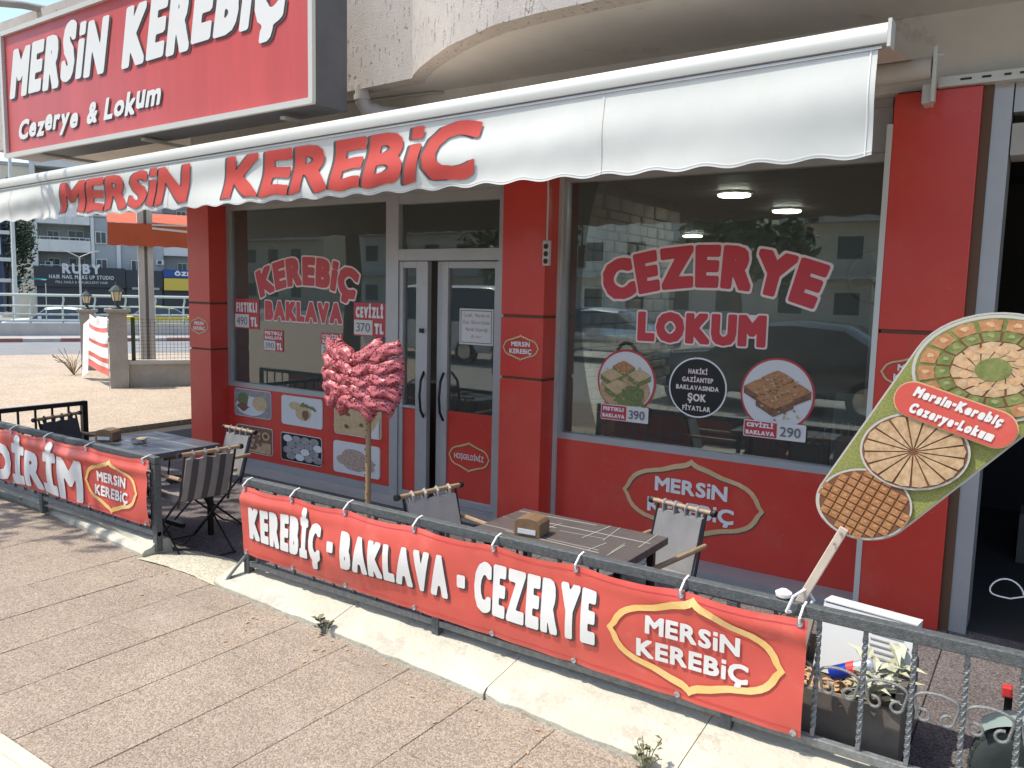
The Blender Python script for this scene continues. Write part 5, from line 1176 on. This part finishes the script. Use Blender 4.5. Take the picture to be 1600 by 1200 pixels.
# ------------------------------------------------------------------ trees
def tree(label, base, h, r, seed, leaves=2600, mat='leaf', squash=1., ls=.11):
    R = random.Random(seed); t = thing('tree', label, 'tree', base); bx_, by_, bz = base; cz = bz + h
    m = MB(); m.tube([(bx_, by_, bz - .05), (bx_ + .1, by_, bz + h * .4), (bx_, by_ + .1, bz + h * .85)], [.14 * r / 1.5, .11 * r / 1.5, .06], 8)
    tips = []
    for k in range(9):
        a = R.uniform(0, 6.28); e = (bx_ + math.cos(a) * r * .7, by_ + math.sin(a) * r * .7, cz + R.uniform(-.4, .7) * r * squash); tips.append(e); st = (bx_, by_, bz + h * R.uniform(.5, .8)); m.tube([st, ((st[0] + e[0]) / 2, (st[1] + e[1]) / 2, (st[2] + e[2]) / 2 + .1), e], [.05, .035, .012], 5)
    m.build('trunk', 'bark', t, smooth=True); m = MB(); cl = [(bx_, by_, cz, .8 * r)] + [(e[0], e[1], e[2], R.uniform(.35, .6) * r) for e in tips]
    for k in range(leaves):
        c = cl[R.randrange(len(cl))]; d = Vector((R.gauss(0, 1), R.gauss(0, 1), R.gauss(0, 1))).normalized() * (c[3] * R.random() ** .4); p = Vector(c[:3]) + Vector((d.x, d.y, d.z * squash))
        n = Vector((R.gauss(0, 1), R.gauss(0, 1), R.gauss(.5, 1))).normalized(); s = n.orthogonal().normalized(); q = n.cross(s); L = ls * R.uniform(.6, 1.3); m.add([p - s * L, p + q * L * .5, p + s * L, p - q * L * .5], [(0, 1, 2, 3)])
    tag(m.build('crown', mat, t), kind='stuff'); return t
b = bg(-4.9, 60, -.06); tree('dark evergreen tree beside the far lamp post at the left edge', b, 3.6, 1.5, 3, 3500, 'leaf_dark', 1.9, .12)
# ------------------------------------------------------------------ far lamps and buildings
def lamp2(label, u, w, zt, sp):
    t = thing('street_lamp', label, 'street lamp', bg(u, w, -.06)); MB().tube([bg(u, w, -.06), bg(u, w, zt)], [.07, .05], 8).build('pole', 'white_alu', t)
    for s in (-1, 1):
        MB().tube([bg(u, w, zt - .03), bg(u + s * sp * .6, w, zt + .28), bg(u + s * sp * .75, w, zt + .33)], .035, 6).build('arm', 'white_alu', t); m = MB(); e = u + s * sp; m.prism([bg(u + s * sp * .68, w, zt + .30), bg(u + s * sp * .72, w, zt + .38), bg(e, w, zt + .44), bg(u + s * sp * 1.12, w, zt + .40), bg(e, w, zt + .33)], (EW[0] * .25, EW[1] * .25, 0)); m.build('lamp_head', 'white_alu', t)
lamp2('double armed street lamp in front of the black shop fascia', -.86, 58, 3.45, 1.05)
t = thing('street_lamp', 'tall grey lamp pole in front of the dark tree at the left edge', 'street lamp', bg(-3.8, 50, -.06)); MB().tube([bg(-3.8, 50, -.06), bg(-3.76, 50, 9)], [.12, .08], 10).build('pole', 'white_alu', t); MB().tube([bg(-3.76, 50, 9), bg(-3.0, 50, 9.3)], .05, 6).build('arm', 'white_alu', t)
# nearby lamp whose arm crosses the sky above the sign
t = thing('street_lamp', 'curved grey lamp arm crossing the sky left of the big sign', 'street lamp', (-10.6, -1.75, .05)); MB().tube([(-10.9, -2.1, .05), (-10.9, -2.1, 4.3), (-10.6, -1.8, 4.62), (-9.9, -1.05, 4.66), (-9.15, -.42, 4.62), (-8.6, .3, 4.55)], [.07, .055, .05, .045, .04, .04], 10).build('pole', 'concrete', t, smooth=True)
def F(z): return 1.76 + (z - 1.76) * 1.82
def win(p, u0, u1, z0, z1, w, fm='bld_white'):
    f = bgbox(MB(), u0, u1, w - .06, w + .02, z0, z1).build('window', fm, p); bgbox(MB(), u0 + .10, (u0 + u1) / 2 - .04, w - .09, w - .061, z0 + .1, z1 - .1).build('pane', 'window_dark', f); bgbox(MB(), (u0 + u1) / 2 + .04, u1 - .10, w - .09, w - .061, z0 + .1, z1 - .1).build('pane', 'window_dark', f)
t = thing('apartment_building', 'grey and white apartment block with balconies above the black shop fascia', 'building', bg(2, 103, -2.6))
bgbox(MB(), -.35, 7.0, 101.2, 114, -2.6, 22).build('wall', 'bld_grey', t); bgbox(MB(), -5.4, -.36, 103.6, 114, -2.6, 22).build('wall', 'bld_grey', t); bgbox(MB(), 7.01, 16, 103, 114, -2.6, 22).build('wall', 'bld_grey', t); bgbox(MB(), -5.9, -5.41, 101, 114, -2.6, 22).build('wall', 'bld_white', t)
for k in range(5):
    z = 2.35 + k * 3.0
    b_ = bgbox(MB(), -5.39, -.36, 101, 103.58, z - .18, z + 1.1 if k else z + .2).build('balcony', 'bld_white', t); bgbox(MB(), -5.3, -.4, 101.02, 101.08, z + 1.35, z + 1.42).build('handrail', 'white_alu', b_)
    for q in range(6): bgbox(MB(), -5.2 + q * .94, -5.15 + q * .94, 101.02, 101.08, z + 1.1, z + 1.35).build('rail_post', 'white_alu', b_)
    win(t, -4.6, -3.4, z + .5, z + 2.2, 103.5); win(t, -2.6, -1.0, z + .1, z + 2.3, 103.5); win(t, .1, 1.25, z + .85, z + 2.2, 101.1); win(t, 3.6, 4.7, z + .85, z + 2.2, 101.1); win(t, 8.6, 9.7, z + .6, z + 2.1, 102.9); win(t, 11.5, 12.6, z + .6, z + 2.1, 102.9)
    bgbox(MB(), 7.02, 13.5, 101.3, 102.98, z - .15, z + 1.0).build('balcony', 'bld_white', t)
for u, z in ((-.9, 6.2), (-4.9, 3.6), (6.2, 4.1), (10.4, 4.0), (1.6, 7.4)): a_ = bgbox(MB(), u, u + .8, 100.7 if u > -.5 and u < 7 else 102.4, 101.18 if u > -.5 and u < 7 else 102.9, z, z + .55).build('air_conditioner', 'white_alu', t); bgbox(MB(), u + .15, u + .55, 100.66 if u > -.5 and u < 7 else 102.36, 100.695 if u > -.5 and u < 7 else 102.395, z + .08, z + .47).build('fan_grille', 'window_dark', a_)
bgbox(MB(), -.3, .02, 101.0, 101.18, -2.6, 22).build('pilaster', 'bld_white', t); bgbox(MB(), 2.2, 2.6, 100.95, 101.18, -2.6, 22).build('pilaster', 'bld_white', t)
t = thing('cream_building', 'cream house wall behind the dark tree', 'building', bg(-8, 118, -2.6)); bgbox(MB(), -10.5, -6.2, 118, 125, -2.6, 16).build('wall', 'bld_cream', t); bgbox(MB(), -10.7, -6.0, 117.8, 125, 16.01, 16.4).build('roof', 'bld_grey', t)
for k in range(5): win(t, -9.5, -8.3, 1 + k * 3, 2.6 + k * 3, 117.95)
t = thing('dark_building', 'dark fronted house at the extreme left edge behind the barrier', 'building', bg(-9, 58, -.06)); bgbox(MB(), -12, -5.0, 57.5, 64, -.06, 6.2).build('wall', 'sign_navy', t)
for z in (1.75, 3.0, 4.6): bgbox(MB(), -12, -4.5, 57.2, 57.45, z, z + .22).build('cornice', 'bld_white', t)
for k in range(3): win(t, -7.4 + k * .9, -6.8 + k * .9, 3.4, 4.4, 57.4)
t = thing('shop_fascia', 'black shop fascia with silver RUBY lettering across the road', 'shop front', bg(-1.4, 100, -2.6))
bgbox(MB(), -5.8, 2.95, 99.6, 100.9, 1.40, 3.55).build('fascia_board', 'sign_black', t); bgbox(MB(), -5.6, 2.8, 100.0, 100.95, -2.6, 1.39).build('glass_front', 'dark_shop', t)
def far(s, u0, W_, z0, H, w, mt, par, wt=.05): text(s, W_, H, wt, gap=.12, fn=lambda u, v, k: bg(u0 + u, w, z0 + v), res=20).build('lettering', mt, par)
far('RUBY', -3.15, 3.7, 2.82, 1.08, 99.5, 'silver_text', t, .06); far('HAIR NAIL MAKE UP STUDIO', -4.4, 6.2, 2.26, .42, 99.5, 'silver_text', t, .03); far('PELL NAILS & MAUBULENT HAIR', -3.8, 5.0, 1.78, .26, 99.5, 'silver_text', t, .0)
t = thing('shop_fascia', 'dark unlit shop fascia between the black and the blue ones', 'shop front', bg(5, 100, -2.6)); bgbox(MB(), 3.0, 6.8, 99.8, 100.9, 1.45, 3.4).build('fascia_board', 'dark_shop', t); bgbox(MB(), 3.1, 6.7, 100.2, 100.95, -2.6, 1.44).build('glass_front', 'window_dark', t); bgbox(MB(), 3.6, 6.4, 99.7, 99.79, 1.25, 1.5).build('shutter_box', 'bld_grey', t)
t = thing('shop_fascia', 'blue and yellow shop fascia beside the red pillar', 'shop front', bg(9, 100, -2.6)); bgbox(MB(), 6.85, 14, 99.6, 100.9, 2.68, 3.60).build('fascia_board', 'sign_blue', t); bgbox(MB(), 6.9, 14, 99.4, 100.8, 1.25, 2.60).build('yellow_board', 'sign_yellow', t); bgbox(MB(), 6.9, 14, 100.2, 100.95, -2.6, 1.24).build('glass_front', 'dark_shop', t); far('ÖZDEM', 8.0, 3.0, 2.90, .48, 99.5, 'white_text', t, .09)
t = thing('tarp_shade', 'green tarpaulin shade in front of the dark tree', 'shade', bg(-3.4, 58, 1.2)); m = MB(); m.grid(8, 4, lambda u, v: bg(-4.6 + 1.9 * u, 57 + 2 * v, 1.72 + .20 * u + .12 * math.sin(PI * u) + .1 * v)); m.build('tarp', 'green_tarp', t, smooth=True)
for u in (-4.5, -2.75): bgbox(MB(), u, u + .05, 57.1, 57.15, -.06, 1.75).build('pole', 'white_alu', t)
# ------------------------------------------------------------------ cars
def car(label, loc, rz, paint, L=4.4, Hr=1.45, van=False):
    t = thing('parked_car', label, 'car', (0, 0, 0)); w = .86
    st = [(-.5, .48, .62), (-.485, .36, .74), (-.40, .30, .86), (-.22, .30, .94), (-.10, .30, Hr - .05), (.06, .30, Hr), (.22, .30, Hr - .06), (.36, .30, 1.02), (.44, .32, .98), (.49, .40, .86), (.5, .5, .70)] if not van else [(-.5, .48, .72), (-.485, .34, .98), (-.36, .30, 1.10), (-.24, .30, Hr - .05), (-.1, .30, Hr), (.1, .30, Hr), (.3, .30, Hr), (.44, .30, Hr), (.48, .30, Hr - .08), (.495, .36, 1.0), (.5, .5, .6)]
    m = MB(); vs = []
    for x, zb, zt in st:
        e = 1 - .12 * max(0, abs(x) - .38) / .12; belt = min(zt - .02, .92 if not van else 1.05); wr = w * e * (.80 if zt > belt + .1 else .93)
        for y, z in ((w * .93, zb), (w, zb + .12), (w, (zb + belt) / 2 + .1), (w * .97, belt), (wr, max(belt + .01, zt - .07)), (wr * .8, zt)): vs.append((x * L, y * e, z))
    full = []
    for i in range(len(st)):
        h = vs[i * 6:i * 6 + 6]; full += h + [(p[0], -p[1], p[2]) for p in reversed(h)]
    n = 12; fs = []; mi = []
    for i in range(len(st) - 1):
        for k in range(n):
            fs.append((i * n + k, i * n + (k + 1) % n, (i + 1) * n + (k + 1) % n, (i + 1) * n + k)); cab = 3 <= i <= (6 if not van else 7)
            mi.append(1 if (k in (3, 7) and cab) or (k in (4, 5, 6) and i in ((3, 6) if not van else (2,))) else 0)
    m.add(full, fs + [tuple(range(n)), tuple(range((len(st) - 1) * n, len(st) * n))]); m.m = mi + [0, 0]
    m.build('body', [paint, 'window_dark'], t, smooth=True)
    for sx in (-.31, .31):
        for s in (-1, 1):
            wh = MB().lathe([(.20, -.10), (.30, -.10), (.32, -.06), (.32, .06), (.30, .10), (.20, .10)], (sx * L, s * (w - .10), .32), 24, 'y').build('wheel', 'tyre', t, smooth=True); MB().lathe([(.05, -.112), (.20, -.105), (.20, .105), (.05, .112)], (sx * L, s * (w - .10), .32), 16, 'y').build('rim', 'chrome', wh)
    for s in (-1, 1):
        box((-.502 * L, s * .62 - .16, .64), (-.485 * L, s * .62 + .16, .74)).build('headlight', 'box_white', t); box((.488 * L, s * .64 - .14, .74), (.503 * L, s * .64 + .14, .86)).build('tail_light', 'can_red', t); box((-.16 * L, s * .95 - .09, .92), (-.13 * L, s * .95 + .09, 1.04)).build('mirror', paint, t)
    t.location = loc; t.rotation_euler[2] = rz; return t
car('dark saloon car parked behind the viewer, mirrored in the right window', (-3.6, -8.1, -.012), 0, 'paint_dark', 4.6, 1.45); car('white van parked across the street, mirrored in the shop door', (-13.5, -11.5, -.012), .05, 'paint_white', 4.6, 1.95, True); car('silver car parked further along the street, mirrored in the window', (-10.5, -14.5, -.012), 0, 'chrome', 4.4, 1.45)
car('white car passing behind the barrier railing', bg(-1.6, 42, -.75), math.atan2(EU[1], EU[0]), 'paint_white'); car('yellow taxi behind the barrier railing', bg(2.6, 46, -.75), math.atan2(EU[1], EU[0]), 'sign_yellow')
# ------------------------------------------------------------------ opposite side of the street (seen mirrored in the glass)
for i, (x0, x1, y, h, mt) in enumerate(((-66, -52, -43, 9, 'bld_cream'), (-46, -33, -41, 12, 'bld_white'), (-30, -14.2, -42, 8, 'bld_white'), (-14, 5, -41, 10, 'bld_cream'), (6, 26, -43, 12, 'bld_white'))):
    t = thing('street_house', ('cream', 'white', 'grey', 'second cream', 'second white')[i] + ' apartment house across the street behind the viewer, seen only in reflections', 'building', ((x0 + x1) / 2, y, 0)); box((x0, y - 10, -.06), (x1, y, h)).build('wall', mt, t)
    for fz in range(int(h // 3)):
        for k in range(int((x1 - x0) // 3)):
            xx = x0 + .8 + k * 3; f = box((xx, y + .002, fz * 3 + .9), (xx + 1.5, y + .06, fz * 3 + 2.3)).build('window', 'bld_white', t); box((xx + .1, y + .061, fz * 3 + 1.0), (xx + 1.4, y + .07, fz * 3 + 2.2)).build('pane', 'window_dark', f)
        if fz: box((x0 + .4, y + .09, fz * 3 - .1), (x1 - .4, y + 1.2, fz * 3 + .1)).build('balcony_slab', 'concrete_light', t)
for i, (x, y, h, r) in enumerate(((-16, -19, 3.4, 1.9), (-8.5, -20, 3.6, 2.0), (2.5, -19, 3.4, 2.0), (9, -20, 3.6, 2.0))): tree(('first', 'second', 'third', 'fourth')[i] + ' street tree from the left along the far kerb behind the viewer', (x, y, -.012), h, r, 30 + i, 1500, 'leaf', 1., .2)
tree('pavement tree left of the picture that throws mottled shade on the kerb and sign', (-8.95, -3.6, .05), 5.0, 1.6, 77, 1500, 'leaf', .8, .13)

# ------------------------------------------------------------------ grit and dry leaves on the pavement
R = random.Random(21); m = MB()
for k in range(420):
    x = R.uniform(-7, .5); y = kout(x) - abs(R.gauss(0, .35)) - .005; r_ = R.uniform(.002, .006)
    a = R.uniform(0, 6.3); z = .0605
    m.add([(x + r_ * math.cos(a + q * 2.1), y + r_ * math.sin(a + q * 2.1), z) for q in range(3)] + [(x, y, z + r_ * .8)], [(0, 1, 2), (0, 1, 3), (1, 2, 3), (2, 0, 3)])
tag(m.build('grit', 'concrete'), 'scattered grit and small stones along the kerb', 'grit', kind='stuff')
m = MB()
for k in range(46):
    x = R.uniform(-6, 0); a = R.uniform(0, 6.3); leafblade(m, (x, kout(x) - abs(R.gauss(0, .25)) - .01, .0625), (math.cos(a), math.sin(a), .08), R.uniform(.015, .035), R.uniform(.004, .009), .25)
tag(m.build('leaf_litter', 'dry_leaf'), 'dry leaf bits lying along the kerb', 'leaf litter', kind='stuff')

for i, (u0, z0, u1, z1, w) in enumerate(((-14, 7.2, 14, 6.4, 52), (-14, 6.7, 14, 6.0, 52.4))):
    tag(MB().tube([bg(u0 + (u1 - u0) * k / 20, w, z0 + (z1 - z0) * k / 20 - .8 * math.sin(PI * k / 20)) for k in range(21)], .016, 4).build('overhead_wire', 'black_metal', smooth=True), ('upper', 'lower')[i] + ' of two thin black wires sagging across the far street', 'wire', 'overhead wires')
